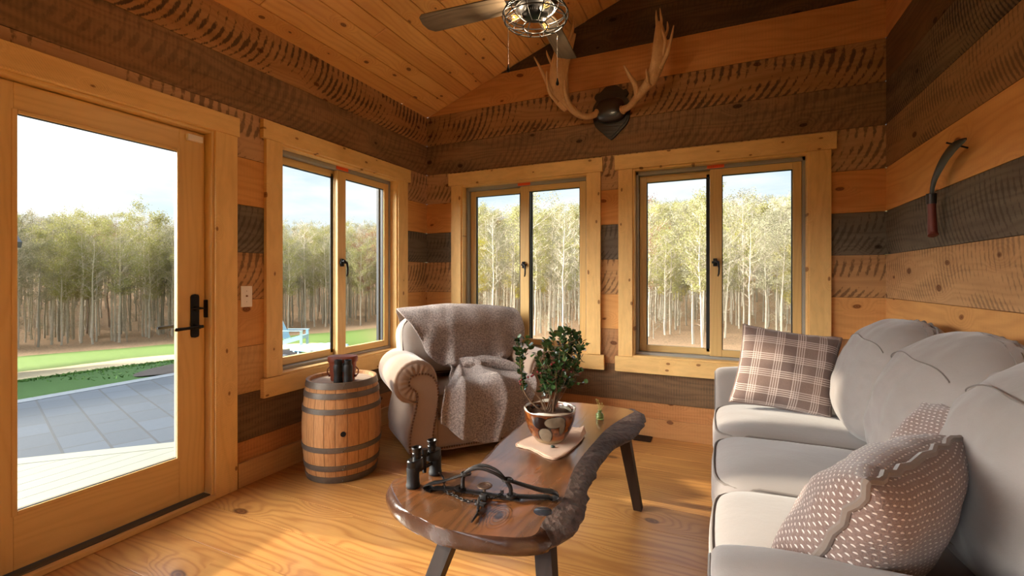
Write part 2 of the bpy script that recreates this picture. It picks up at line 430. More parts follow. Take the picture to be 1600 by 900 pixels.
vinyl = plain('window_track_vinyl', S(150,146,138), .5, var=.04)
blackm = plain('black_hardware', S(24,22,22), .38, .6, var=.15, spec=.5)
blackg = plain('black_gasket', S(20,20,22), .6, var=.1)
pane = glass('window_glass')
tape = plain('orange_tape', S(232,92,40), .5, var=.05)
tape_ink = plain('orange_tape_ink', S(196,60,24), .5)
def window(idx, k, mp, o4, hx0, hx1, ax0, ax1, sw, handle_u):
    u0, u1, z0, z1 = o4; H, V = trimH[k], trimV[k]; sH, sV = smoothH[k], smoothV[k]
    e = empty('window_%d' % idx, mp((u0+u1)/2, 0, z0), kind='structure')
    inv = Matrix.Translation(-Vector(e.location))
    def part(nm, mat, boxes, ch=.002, parent=e):
        m = MB()
        for b in boxes: m.box(b[:3], b[3:6], b[6] if len(b) > 6 else 0, ch=ch, mp=mp)
        o = m.build(nm, mat, parent, smooth=0); o.matrix_parent_inverse = inv if parent is e else inv
        return o
    part('head_casing', H, [(hx0, -.034, z1, hx1, -.0005, z1+.115)])
    part('side_casing', V, [(u0-sw[0], -.026, z0+.003, u0, -.0005, z1-.001)])
    part('side_casing', V, [(u1, -.026, z0+.003, u1+sw[1], -.0005, z1-.001)])
    part('sill_apron', H, [(ax0, -.034, z0-.12, ax1, -.0005, z0)])
    part('jamb_lining', V, [(u0, -.012, z0, u0+.014, .15, z1), (u1-.014, -.012, z0, u1, .15, z1)])
    part('head_lining', H, [(u0, -.008, z1-.014, u1, .15, z1), (u0, -.02, z0, u1, .15, z0+.014)])
    part('frame_track', vinyl, [(u0+.014, .055, z0+.014, u0+.034, .16, z1-.014), (u1-.034, .055, z0+.014, u1-.014, .16, z1-.014),
                                (u0+.014, .055, z1-.044, u1-.014, .16, z1-.014), (u0+.014, .05, z0+.014, u1-.014, .16, z0+.034)])
    a, b = u0+.036, u1-.036; c = (a+b)/2; za, zb = z0+.036, z1-.046
    for (x0, x1, wa, wb, st0, st1) in ((a, c+.02, .105, .145, .055, .045), (c-.035, b, .06, .1, .085, .055)):
        s_ = part('sash', [sV, sH, blackg], [(x0, wa, za, x0+st0, wb, zb, 0), (x1-st1, wa, za, x1, wb, zb, 0),
                  (x0+st0, wa+.001, zb-.05, x1-st1, wb-.001, zb, 1), (x0+st0, wa+.001, za, x1-st1, wb-.001, za+.052, 1)], ch=.003)
        m = MB(); m.box((x0+st0-.004, (wa+wb)/2+.004, za+.046), (x1-st1+.004, (wa+wb)/2+.008, zb-.046), mp=mp)
        p = m.build('pane', pane, s_, smooth=0); p.matrix_parent_inverse = inv if False else Matrix.Identity(4)
        m = MB()
        for q in ((x0+st0-.002, x0+st0+.006), (x1-st1-.006, x1-st1+.002)): m.box((q[0], wa+.012, za+.05), (q[1], wb-.004, zb-.048), mp=mp)
        m.box((x0+st0, wa+.012, zb-.054), (x1-st1, wb-.004, zb-.048), mp=mp)
        p = m.build('glazing_bead', blackg, s_, smooth=0)
    part('exterior_frame', blackg, [(u0+.034, .146, z0+.034, u0+.062, .172, z1-.044), (u1-.062, .146, z0+.034, u1-.034, .172, z1-.044), (c+.024, .146, z0+.034, c+.046, .172, z1-.044),
                                    (c-.062, .106, z0+.06, c-.036, .112, z1-.07)])
    hu = c+.002
    m = MB(); m.box((hu-.014, .042, 1.345), (hu+.014, .06, 1.405), ch=.004, mp=mp)
    m.tube([mp(hu, .045, 1.385), mp(hu, .028, 1.388), mp(hu+.01, .024, 1.375)], [.011,.011,.010], 10)
    m.tube([mp(hu+.008, .026, 1.385), mp(hu+.022, .022, 1.37), mp(hu+.028, .02, 1.33), mp(hu+.026, .02, 1.29), mp(hu+.02, .024, 1.268)], [.008,.009,.007,.007,.005], 10)
    m.tube([mp(hu-.022, .05, 1.375), mp(hu+.03, .05, 1.375)], .009, 10)
    m.build('sash_lock_handle', blackm, e).matrix_parent_inverse = inv
    m = MB(); m.box((c-.055, .049, z1-.040), (c+.065, .0545, z1-.017), mp=mp)
    for q in range(7):
        uu = c-.045+q*.015; m.box((uu, .0485, z1-.031), (uu+.009, .049, z1-.026), 1, mp=mp)
    m.build('shipping_tape', [tape, tape_ink], e, smooth=0).matrix_parent_inverse = inv
    return e
window(1, 'left', mL, WIN1, -1.802, -.30, -1.80, -.28, (.115, .135), 0)
window(2, 'back', mB, WIN2, .268, 1.752, .268, 1.765, (.105, .11), 0)
window(3, 'back', mB, WIN3, 1.852, 3.355, 1.855, 3.35, (.113, .125), 0)
window(5, 'back', mF, (.4, 3.2, .6, 2.35), .27, 3.33, .27, 3.33, (.115, .115), 0)
window(4, 'left', mL, WINX, -5.84, -3.36, -5.84, -3.36, (.115, .115), 0)
# --- glazed door
e = empty('door_1', (0, -2.55, 0), kind='structure'); DI = Matrix.Translation(-Vector(e.location))
def dpart(nm, mat, boxes, ch=.002, parent=e, **k):
    m = MB()
    for b in boxes: m.box(b[:3], b[3:6], b[6] if len(b) > 6 else 0, ch=ch, mp=mL)
    o = m.build(nm, mat, parent, smooth=0); o.matrix_parent_inverse = DI if parent is e else Matrix.Identity(4); return o
H, V = trimH['left'], trimV['left']; sH, sV = smoothH['left'], smoothV['left']
dpart('head_casing', H, [(-3.3, -.034, 2.09, -1.956, -.0005, 2.20)])
dpart('side_casing', V, [(-2.093, -.026, 0, -1.965, -.0005, 2.089)])
dpart('side_casing', V, [(-3.17, -.026, 0, -3.04, -.0005, 2.089)])
dpart('door_frame', [sV, sH], [(-2.108, -.01, 0, -2.0935, .15, 2.09), (-3.0395, -.01, 0, -3.025, .15, 2.09), (-3.025, -.006, 2.074, -2.108, .15, 2.09, 1),
      (-2.125, .098, .04, -2.108, .15, 2.074), (-3.025, .098, .04, -3.008, .15, 2.074), (-3.008, .098, 2.055, -2.125, .15, 2.074, 1)])
dpart('threshold', [plain('threshold_bronze', S(96,86,76), .45, .5), sH], [(-3.03, .0, .0, -2.094, .17, .03, 0), (-3.03, -.03, .0, -2.094, -.0005, .026, 1)], ch=.004)
leaf = dpart('door_leaf', [sV, sH], [(-2.246, .045, .036, -2.112, .092, 2.068), (-3.02, .045, .036, -2.886, .092, 2.068),
      (-2.886, .0455, 1.945, -2.246, .0915, 2.068, 1), (-2.886, .0455, .036, -2.246, .0915, .275, 1),
      (-2.258, .0415, .262, -2.240, .05, 1.957), (-2.892, .0415, .262, -2.874, .05, 1.957), (-2.874, .0415, 1.939, -2.258, .05, 1.957, 1), (-2.874, .0415, .262, -2.258, .05, .281, 1)], ch=.003)
m = MB(); m.box((-2.89, .066, .27), (-2.242, .071, 1.95), mp=mL); m.build('pane', pane, leaf, smooth=0)
m = MB()
for b in ((-2.252, -2.245), (-2.887, -2.88)): m.box((b[0], .052, .276), (b[1], .065, 1.944), mp=mL)
m.box((-2.88, .052, .276), (-2.252, .065, .283), mp=mL); m.box((-2.88, .052, 1.937), (-2.252, .065, 1.944), mp=mL)
m.build('glazing_gasket', blackg, leaf, smooth=0)
m = MB(); pu = -2.168
m.extr([(pu-.022,.935),(pu-.018,.925),(pu,.921),(pu+.018,.925),(pu+.022,.935),(pu+.022,1.15),(pu+.018,1.16),(pu,1.164),(pu-.018,1.16),(pu-.022,1.15)], mL, .045, .035, ch=.002)
for z in (.945, 1.145): m.tube([mL(pu, .036, z), mL(pu, .033, z)], .005, 10)
hp = m.build('lock_plate', blackm, leaf)
m = MB(); m.tube([mL(pu, .036, .983), mL(pu, -.005, .983)], [.014, .011], 14)
m.tube(crom([mL(pu+.012, -.012, .985), mL(pu-.03, -.016, .984), mL(pu-.08, -.012, .981), mL(pu-.12, -.006, .979), mL(pu-.128, -.004, .979)], 5), [(.009,.008),(.009,.008),(.008,.008),(.010,.007),(.006,.005)], 10); m.build('lever_handle', blackm, hp)
m = MB(); m.tube([mL(pu, .1, .983), mL(pu, .14, .983)], [.014, .011], 14); m.box((pu-.022, .0925, .92), (pu+.022, .102, 1.165), ch=.003, mp=mL)
m.tube([mL(pu+.012, .145, .985), mL(pu-.05, .149, .984), mL(pu-.12, .142, .981), mL(pu-.135, .14, .981)], [.009,.009,.010,.006], 10); m.build('outer_lever_handle', blackm, leaf)
m = MB(); m.tube([mL(pu, .036, 1.083), mL(pu, .016, 1.083)], [.013, .010], 14); m.tube([mL(pu-.034, .014, 1.083), mL(pu-.012, .014, 1.085), mL(pu+.012, .014, 1.085), mL(pu+.034, .014, 1.083)], [.004,.007,.007,.004], 8); m.build('thumb_turn', blackm, hp)
m = MB(); m.box((-2.118, .02, 1.03), (-2.1085, .07, 1.13), ch=.003, mp=mL); m.build('strike_plate', blackm, e).matrix_parent_inverse = DI
# contact sensor, wall plate, floor register
sens = plain('white_plastic', S(232,222,212), .45, var=.03)
m = MB(); m.box((-2.215, .02, 2.012), (-2.135, .0445, 2.046), ch=.003, mp=mL); m.box((-2.2155, .019, 2.02), (-2.2145, .04, 2.04), 0, mp=mL)
tag(m.build('door_contact_sensor', sens, smooth=0), 'small white contact sensor at the top corner of the glazed door', 'sensor')
t = empty('coax_wall_plate', (0, -1.895, 1.142)); tag(t, 'white wall plate with a small brass connector between door and window', 'wall plate'); WI = Matrix.Translation(-Vector(t.location))
m = MB(); m.box((-1.931, -.0075, 1.078), (-1.858, -.0006, 1.206), ch=.003, mp=mL); m.build('plate', sens, t, smooth=0).matrix_parent_inverse = WI
m = MB(); m.tube([mL(-1.8945, -.007, 1.145), mL(-1.8945, -.014, 1.145)], [.0055, .0045], 10); m.build('connector', plain('brass_connector', S(150,96,60), .35, .8), t).matrix_parent_inverse = WI
for z in (1.175, 1.11):
    m = MB(); m.ball(mL(-1.8945, -.0075, z), .0028, 8, 5); m.build('screw', plain('plate_screw', S(190,180,170), .4, .5), t).matrix_parent_inverse = WI
rg = plain('dark_bronze', S(40,28,22), .45, .5)
m = MB(); m.box((2.02, -.155, .0), (2.15, -.028, .006), 0, ch=.002)
for i in range(9): m.box((2.03, -.148+i*.0135, .006), (2.14, -.140+i*.0135, .0085), 0)
tag(m.build('floor_register', rg, smooth=0), 'dark metal floor vent beside the back baseboard behind the table', 'floor vent')
# ------------------------------------------------------------------ outdoors
def ss(a, b, x):
    t = max(0.0, min(1.0, (x-a)/(b-a))); return t*t*(3-2*t)
def terrain(x, y):
    dx = max(-x-.3, 0.0, x-W-.3); dy = max(y, 0.0, -y+FY); d = math.hypot(dx, dy)
    a = ss(.35, .75, math.atan2(max(y, 0)+.001, max(-x, 0)+.001)/(PI/2))       # 0 = field side, 1 = wooded side
    zl = -.3 - .105*(min(max(d, 5.4), 52)-5.4) + .13*max(0, d-74)
    zb = -.45 - .115*max(0, min(d, 28)-5) - .02*max(0, min(d, 60)-28) + .13*max(0, d-58)
    z = zl*(1-a)+zb*a + .12*noise.noise((x*.25, y*.25, 0))*ss(7, 14, d)
    return z if d > 5.4 else min(z, -.3)
t = NT('terrain_grass_and_leaf_litter'); o = t.obj(); X = t.xyz(o)
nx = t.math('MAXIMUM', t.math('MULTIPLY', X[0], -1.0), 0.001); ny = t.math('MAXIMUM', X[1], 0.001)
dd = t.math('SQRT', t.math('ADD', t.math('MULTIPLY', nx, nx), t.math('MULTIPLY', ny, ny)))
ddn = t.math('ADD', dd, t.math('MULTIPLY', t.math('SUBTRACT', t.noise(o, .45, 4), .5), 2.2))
n1 = t.noise(o, 6.0, 5, .7); n2 = t.noise(o, 45.0, 4, .8)
gr = t.mix(n1, S(58,84,38), S(118,134,66)); gr = t.mix(t.ramp(n2, .35, .75), gr, S(82,102,46))
sand = t.mix(n1, S(196,172,132), S(222,204,166))
leaf_l = t.mix(t.ramp(n2, .3, .7), S(104,78,58), S(196,160,124)); leaf_l = t.mix(t.ramp(n1, .45, .7), leaf_l, S(92,84,60))
az = t.math('ARCTAN2', ny, nx)
gr = t.mix(t.ramp(ddn, 9.9, 10.5, 1.0, 0.0), gr, t.mix(n2, S(34,56,30), S(66,96,48)))  # shade on the near lawn, put into the grass colour as darker green
pth = t.math('MULTIPLY', t.ramp(ddn, 10.2, 10.6), t.ramp(ddn, 15.0, 15.8, 1.0, 0.0)); pth = t.math('MULTIPLY', pth, t.ramp(az, .62, .72, 1.0, 0.0))
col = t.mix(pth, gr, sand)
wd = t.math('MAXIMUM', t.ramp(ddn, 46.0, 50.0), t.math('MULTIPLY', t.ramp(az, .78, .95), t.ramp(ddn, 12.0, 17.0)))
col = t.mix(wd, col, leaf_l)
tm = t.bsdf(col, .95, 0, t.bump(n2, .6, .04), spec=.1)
mb = MB(); rings = [0, 1, 2.5, 4, 5.2, 6.5, 8, 9.5, 11, 12.5, 14, 16, 18, 21, 24, 28, 33, 38, 44, 50, 56, 63, 70, 80, 90, 105, 125, 150, 190]
NA = 120; vs = []; fs = []; cxg, cyg = 1.8, -3.0
for i, r in enumerate(rings):
    for k in range(NA):
        w = 2*PI*k/NA; c, s_ = math.cos(w), math.sin(w)
        q = min(1/max(abs(c)/2.5, 1e-6), 1/max(abs(s_)/3.9, 1e-6))
        x = cxg+c*(q+r); y = cyg+s_*(q+r); vs.append((x, y, terrain(x, y)))
for i in range(len(rings)-1):
    for k in range(NA):
        l = (k+1) % NA; fs.append((i*NA+k, i*NA+l, (i+1)*NA+l, (i+1)*NA+k))
fs.append(tuple(range(NA))); mb.add(vs, fs)
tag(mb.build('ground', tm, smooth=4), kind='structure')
# patio, deck, mulch, rock
t = NT('patio_pavers'); o = t.obj(); mp = t.n('ShaderNodeMapping'); mp.inputs['Rotation'].default_value = (0, 0, .28); t.l(o, mp.inputs[0])
br = t.n('ShaderNodeTexBrick'); t.l(mp.outputs[0], br.inputs[0]); br.inputs['Scale'].default_value = 1.0; br.inputs['Brick Width'].default_value = .46; br.inputs['Row Height'].default_value = .3
br.inputs['Mortar Size'].default_value = .011; br.inputs['Color1'].default_value = c4(S(33,44,57)); br.inputs['Color2'].default_value = c4(S(46,58,73)); br.inputs['Mortar'].default_value = c4(S(24,28,34))
pn = t.noise(o, 9.0, 5, .7); pc = t.mix(t.math('MULTIPLY', pn, .6), br.outputs['Color'], S(42,50,60))
pm = t.bsdf(pc, .85, 0, t.bump(t.math('ADD', pn, br.outputs['Fac']), .3, .01))
mb = MB(); mb.box((-5.05, -9, -.6), (-.05, 2.4, -.25)); tag(mb.build('patio_floor', pm, smooth=0), kind='structure')
mb = MB()
for i in range(29): mb.box((-5.27, -9+i*.4, -.6), (-5.055, -8.985+i*.4+.38, -.245), 0, ch=.006)
tag(mb.build('patio_border_trim', plain('border_pavers', S(90,97,104), .85, var=.15), smooth=0), kind='structure')
dm = wood('deck_boards_white', S(120,117,111), S(92,89,84), u='Y', v='X', grain=.3, knots=0, blotch=.1)
mb = MB()
# boards run along the house; the deck corner is cut at 45 degrees (edge line x - y = .12)
x = -.20
while x > -2.6:
    x0 = x-.138
    e0 = x0-.105+.0; e1 = x-.105
    mb.extr([(x0, -8.0), (x, -8.0), (x, e1-.0), (x0, e0-.0)], lambda a, d_, b: (a, b, d_), -.16, -.12)
    x -= .142
e_ = Vector((1, 1, 0)).normalized(); nn_ = Vector((-1, 1, 0)).normalized(); p0 = Vector((-3.0, -3.105, 0))
for k, (a, b) in enumerate(((.0, .13),)):
    q = [p0+nn_*a, p0+e_*4.0+nn_*a, p0+e_*4.0+nn_*b, p0+nn_*b]
    mb.extr([(v_.x, v_.y) for v_ in q], lambda a, d_, b: (a, b, d_), -.159, -.118)
mb.extr([(v_.x, v_.y) for v_ in [p0+nn_*.131, p0+e_*4.0+nn_*.131, p0+e_*4.0+nn_*.15, p0+nn_*.15]], lambda a, d_, b: (a, b, d_), -.26, -.12)
tag(mb.build('deck_floor', dm, smooth=0), kind='structure')
t = NT('bark_mulch'); o = t.obj(); n = t.noise(o, 30, 5, .8); mm = t.bsdf(t.mix(n, S(24,19,17), S(66,54,48)), .95, 0, t.bump(n, 1.0, .03))
mb = MB(); vs = []; fs = []; NN = 40
for i in range(9):
    for k in range(NN):
        w = 2*PI*k/NN; f = i/8; rx, ry = .78*f, 1.55*f
        x = -5.95+rx*.9*math.cos(w)*(1+.12*noise.noise((math.cos(w)*2, math.sin(w)*2, 1))); y = 2.0+ry*math.sin(w)
        vs.append((x, y, max(terrain(x, y), -.33)+.06*(1-f*f)+.02*noise.noise((x*9, y*9, 0))*(1-f)))
for i in range(8):
    for k in range(NN):
        l = (k+1) % NN; fs.append((i*NN+k, i*NN+l, (i+1)*NN+l, (i+1)*NN+k))
mb.add(vs, fs); tag(mb.build('mulch_bed', mm, smooth=4), 'dark bark mulch bed beside the stone patio', 'mulch bed', kind='stuff')
mb = MB(); cushion(mb, (0, 0, 0), (.36, .30, .17), n=2.6, seg=8, wr=.05, seed=3)
ro = mb.build('garden_rock', plain('pale_rock', S(196,192,184), .9, var=.2, bump=.6), smooth=4); ro.location = (-6.5, 1.75, -.31); tag(ro, 'pale round rock at the edge of the dark mulch bed outside the door', 'rock')
# grass tufts at the lawn edge by the dirt path
gm = plain('tall_grass_blades', S(74,112,40), .9, var=.3, sc=3)
mb = MB(); G = random.Random(5)
for i in range(2600):
    aa = G.uniform(.02, .62); d = G.gauss(9.5, .25) if G.random() < .75 else G.uniform(6.2, 10)
    x = -math.cos(aa)*d; y = math.sin(aa)*d
    if x > -5.5: continue
    z = terrain(x, y)-.02; h = G.uniform(.03, .065); w = G.uniform(0, 6.28); lx, ly = G.uniform(-.06, .06), G.uniform(-.06, .06)
    for q in range(2):
        w += 1.3; cx_, cy_ = .012*math.cos(w), .012*math.sin(w)
        mb.add([(x-cx_, y-cy_, z), (x+cx_, y+cy_, z), (x+lx*.5+cx_*.6, y+ly*.5+cy_*.6, z+h*.6), (x+lx*1.3, y+ly*1.3, z+h)], [(0, 1, 2, 3)])
tag(mb.build('tall_grass', gm, smooth=0), 'ragged tall grass along the edge of the dirt path', 'grass', kind='stuff')
# added out-of-view garage that shades patio and near lawn
ga = empty('occluder', (-16.5, -3.5, -1.25)); tag(ga, 'low timber garage added out of view left of the lawn to shade the patio', 'occluder')
sdg = plain('occluder_siding', S(150,118,90), .85); rfm = plain('occluder_roof_metal', S(84,88,94), .5)
mb = MB(); mb.box((-3, -4.6, -.3), (3, 4.6, 3.6)); mb.add([(-3,-4.6,3.6),(3,-4.6,3.6),(0,-4.6,5.6),(-3,4.6,3.6),(3,4.6,3.6),(0,4.6,5.6)], [(0,1,2),(5,4,3)]); mb.build('wall', sdg, ga, smooth=0)
for s_ in (-1, 1):
    mb = MB(); mb.extr([(s_*3.5, 3.26), (0, 5.62), (0, 5.78), (s_*3.56, 3.40)], lambda a, d_, b: (a, d_, b), -5, 5); mb.build('roof', rfm, ga, smooth=0)
mb = MB(); mb.box((3.0, -3.6, -.2), (3.06, -.8, 2.3)); 
for i in range(4): mb.box((3.06, -3.55, -.15+i*.61), (3.09, -.85, .40+i*.61), 0, ch=.01)
mb.build('occluder_door', plain('occluder_door_white', S(214,210,200), .6), ga, smooth=0)
mb = MB(); mb.box((3.0, .8, .9), (3.07, 2.2, 2.0)); gw = mb.build('window_frame', plain('occluder_window_frame', S(220,216,208), .6), ga, smooth=0)
mb = MB(); mb.box((3.07, .88, .98), (3.08, 2.12, 1.92)); mb.build('pane', plain('occluder_glass', S(60,72,84), .1), gw, smooth=0)
# blue garden chair and slatted table
blue = plain('pale_blue_paint', S(168,204,222), .6, var=.06)
ch = empty('adirondack_chair', (0, 0, 0)); tag(ch, 'pale blue wooden lounge chair with slatted back on the lawn', 'garden chair')
for i in range(6):
    u = -.25+i*.1; mb = MB(); tz = 1.02-abs(i-2.5)*.035
    mb.box((-.045+u+.0, -.011, 0), (.045+u-.0, .011, tz-.25), ch=.008, mp=lambda x, y, z: (x, -.30-z*.42+y, .26+z*.93)); mb.build('back_slat', blue, ch, smooth=0)
for i in range(6):
    mb = MB(); v = -.30+i*.115; zz = .22+(v+.30)*.26; mb.box((-.27, v, zz), (.27, v+.095, zz+.022), ch=.005); mb.build('seat_slat', blue, ch, smooth=0)
for s_ in (-1, 1):
    mb = MB(); mb.box((s_*.31-.07*(1 if s_<0 else .7), -.42, .55), (s_*.31+.07*(.7 if s_<0 else 1), .38, .575), ch=.01); mb.build('armrest', blue, ch, smooth=0)
    mb = MB(); mb.box((s_*.29-.012, .27, -.02), (s_*.29+.012, .37, .55), ch=.004); mb.build('leg', blue, ch, smooth=0)
    mb = MB(); mb.extr([(.36, .26), (.36, .38), (-.35, .22), (-.75, .06), (-.78, -.02), (-.6, -.02)], lambda a, d_, b: (d_, a, b), s_*.27-.012, s_*.27+.012); mb.build('side_rail', blue, ch, smooth=0)
    mb = MB(); mb.box((s_*.30-.02, -.40, .28), (s_*.30+.02, -.36, .55)); mb.build('arm_support', blue, ch, smooth=0)
ch.location = (-11.6, 8.3, terrain(-11.6, 8.3)); ch.rotation_euler = (0, 0, math.radians(-62))
tb = empty('patio_table', (-3.30, 1.74, -.25)); tag(tb, 'low pale blue slatted table on the patio outside the left window', 'patio table')
for i in range(9):
    y = -.36+i*.09; hw = math.sqrt(max(.42**2-y*y, .01)); mb = MB(); mb.box((-hw, y-.039, .37), (hw, y+.039, .395), ch=.006); mb.build('slat', blue, tb, smooth=0)
for sx in (-1, 1):
    mb = MB(); mb.box((sx*.2-.02, -.34, .34), (sx*.2+.02, .34, .37)); mb.build('crossbar', blue, tb, smooth=0)
    for sy in (-1, 1):
        mb = MB(); mb.box((sx*.22-.02, sy*.22-.02, 0), (sx*.22+.02, sy*.22+.02, .34), ch=.004); mb.build('leg', blue, tb, smooth=0)
# ---- trees
def bark(name, c): return plain(name, c, .9, var=.25, sc=1.5)
BK = [bark('bark_pale', S(150,140,122)), bark('bark_grey', S(184,172,152)), bark('bark_brown', S(132,112,94))]
def leafm(name, c, tr=.3):
    t = NT(name); o = t.obj(); oi = t.n('ShaderNodeObjectInfo').outputs['Random']; n = t.noise(o, .5, 3)
    cc = t.mix(n, dk(c, .75), dk(c, 1.25)); cc = t.mix(t.math('MULTIPLY', oi, .5), cc, dk(c, .8))
    d = t.n('ShaderNodeBsdfDiffuse'); t.l(cc, d.inputs[0]); tl = t.n('ShaderNodeBsdfTranslucent'); t.l(cc, tl.inputs[0])
    mx = t.n('ShaderNodeMixShader'); mx.inputs[0].default_value = tr; t.l(d.outputs[0], mx.inputs[1]); t.l(tl.outputs[0], mx.inputs[2]); t.l(mx.outputs[0], t.out.inputs[0]); return t.m
LY = [leafm('leaf_yellow_green', S(156,152,98)), leafm('leaf_bright_yellow', S(186,176,86)), leafm('leaf_olive', S(144,140,112)), leafm('leaf_red_bud', S(156,118,92)), leafm('leaf_evergreen', S(58,104,62), .1)]
def make_tree(name, seed, h, cs, spread, bk, lf, nleaf, lsz, r0=.16, nb=26, up=.7):
    g = random.Random(seed); tr = MB(); fo = MB()
    pts = []; x = y = 0.0
    for i in range(9):
        pts.append(Vector((x, y, -.3+(h+.3)*i/8))); x += g.uniform(-.14, .14)*h/16; y += g.uniform(-.14, .14)*h/16
    tr.tube(pts, [r0*(1-.86*i/8) for i in range(9)], 5, cap=False)
    def along(t): f = t*8; k = min(int(f), 7); return pts[k].lerp(pts[k+1], f-k)
    def rod(a, b, ra):
        d = (b-a); p = d.orthogonal().normalized()*ra; q = d.cross(p).normalized()*ra
        tr.add([a+p, a-p*.5+q*.87, a-p*.5-q*.87, b], [(0,1,3),(1,2,3),(2,0,3)])
    def leaf(p):
        for _ in range(nleaf):
            c = p+Vector((g.gauss(0, .22), g.gauss(0, .22), g.gauss(0, .18))); a = Vector((g.gauss(0,1), g.gauss(0,1), g.gauss(0,1))).normalized(); b = a.orthogonal().normalized()
            s_ = lsz*g.uniform(.6, 1.3); fo.add([c-a*s_, c+b*s_*.6, c+a*s_, c-b*s_*.6], [(0,1,2,3)])
    for i in range(nb):
        t = cs+(1-cs)*(i+g.random())/nb; a = along(min(t, .999)); w = g.uniform(0, 6.28); L = spread*(.35+.65*math.sin(PI*min(1, (1-t)/(1-cs)*.8+.15)))*g.uniform(.7, 1.15)
        d = Vector((math.cos(w), math.sin(w), up*g.uniform(.6, 1.5))).normalized(); b = a+d*L; rod(a, b, r0*.34*(1.15-t))
        for j in range(6):
            u = .25+.75*(j+g.random())/6; a2 = a.lerp(b, u); d2 = (d+Vector((g.gauss(0,.6), g.gauss(0,.6), g.gauss(.25,.4)))).normalized(); b2 = a2+d2*L*.42*g.uniform(.6, 1.2); rod(a2, b2, r0*.13)
            for k in range(5):
                u2 = .3+.7*(k+g.random())/5; a3 = a2.lerp(b2, u2); d3 = (d2+Vector((g.gauss(0,.7), g.gauss(0,.7), g.gauss(.3,.5)))).normalized(); b3 = a3+d3*L*.2*g.uniform(.6, 1.3); rod(a3, b3, r0*.06)
                leaf(b3)
    if cs > .3:
        for i in range(7):
            a = along(g.uniform(.12, cs)); w = g.uniform(0, 6.28); b = a+Vector((math.cos(w), math.sin(w), g.uniform(-.1, .7)))*g.uniform(.5, 1.6); rod(a, b, r0*.12)
    e = empty(name); tr.build('trunk', bk, e, smooth=0)
    if fo.f: fo.build('foliage', lf, e, smooth=0)
    return e
def make_pine(name, seed, h):
    g = random.Random(seed); tr = MB(); fo = MB(); tr.tube([(0,0,-.3),(0,0,h)], [.17,.02], 6)
    for i in range(60):
        t = .22+.77*i/60; z = h*t; L = (1-t)*h*.30+.25; w = i*2.4+g.random()
        d = Vector((math.cos(w), math.sin(w), .12)); a = Vector((0,0,z)); b = a+d*L
        for k in range(22):
            u = g.random()**.7; c = a.lerp(b, u)+Vector((g.gauss(0,.14), g.gauss(0,.14), g.gauss(0,.1))); q = Vector((g.gauss(0,1), g.gauss(0,1), g.gauss(.2,.6))).normalized(); p = q.orthogonal().normalized()
            s_ = .17; fo.add([c-q*s_, c+p*s_*.4, c+q*s_, c-p*s_*.4], [(0,1,2,3)])
    e = empty(name); tr.build('trunk', BK[2], e, smooth=0); fo.build('foliage', LY[4], e, smooth=0); return e
kinds = [
 ('bare', [make_tree('bare_tree', s_, 15, .38, 2.3, BK[s_ % 2], LY[2], 1, .05, r0=.15, nb=26) for s_ in (1, 2)]),
 ('yellow', [make_tree('budding_tree', s_, 15.5, .40, 2.8, BK[s_ % 2], LY[0], 5, .085, r0=.17, nb=30) for s_ in (3, 4)]),
 ('bright', [make_tree('bright_budding_tree', 5, 13, .34, 3.0, BK[1], LY[1], 7, .09, r0=.15, nb=32)]),
 ('olive', [make_tree('olive_budding_tree', s_, 15, .42, 2.6, BK[0], LY[2], 4, .08, r0=.16, nb=28) for s_ in (6, 7)]),
 ('red', [make_tree('reddish_tree', 8, 14, .35, 2.6, BK[2], LY[3], 4, .07, r0=.14, nb=28)]),
 ('pine', [make_pine('evergreen_tree', 9, 13)]),
 ('sapling', [make_tree('sapling', 10, 5.5, .15, 1.4, BK[0], LY[2], 1, .05, r0=.045, nb=18)]),
]
KL = {'bare': 'slim bare leafless tree standing in the woods', 'yellow': 'tall tree with pale yellow-green spring buds in the woods', 'bright': 'rounded tree glowing bright yellow with spring leaves in the woods',
      'olive': 'tall tree with thin olive-green young leaves in the woods', 'red': 'tree with reddish brown buds in the woods', 'pine': 'dark green evergreen tree rising at the skyline of the woods', 'sapling': 'thin bare sapling at the front of the woods'}
KG = {'bare': 'bare trees', 'yellow': 'yellow-green budding trees', 'bright': 'bright yellow trees', 'olive': 'olive-green trees', 'red': 'reddish brown trees', 'pine': 'evergreens on the skyline', 'sapling': 'saplings'}
KD = dict(kinds); first = {}
PLACE = []
G = random.Random(21)
cam_xy = Vector((2.62, -3.76))
def put(k, x, y, sc):
    side = 'behind the lawn' if math.degrees(math.atan2(y, x)) > 128 else 'behind the back wall'
    i = G.randrange(len(KD[k])); proto = KD[k][i]
    if (k, i) not in first: o = proto; first[(k, i)] = 1
    else: o = copy_tree(proto)
    o.location = (x, y, terrain(x, y)-.05); o.rotation_euler = (G.uniform(-.03, .03), G.uniform(-.03, .03), G.uniform(0, 6.28)); o.scale = (sc, sc, sc*G.uniform(.93, 1.08))
    tag(o, KL[k]+' '+side, 'tree', KG[k]+' '+side)
pts = []
def far(x, y, m): return all((x-a)**2+(y-b)**2 > m*m for a, b in pts)
n = 0; tries = 0
while n < 150 and tries < 9000:          # wooded slope behind the back wall
    tries += 1; az = math.radians(G.uniform(66, 124)); d = 27+90*G.random()**1.1
    x, y = cam_xy.x+math.cos(az)*d, cam_xy.y+math.sin(az)*d
    if not far(x, y, 1.9+d*.018): continue
    pts.append((x, y)); n += 1
    k = G.choices(['bare', 'yellow', 'bright', 'olive', 'red', 'sapling'], [.20, .34, .10, .2, .10, .10 if d < 50 else 0])[0]
    put(k, x, y, G.uniform(.74, .98)*(.86 if d > 50 else .62))
n = 0; tries = 0
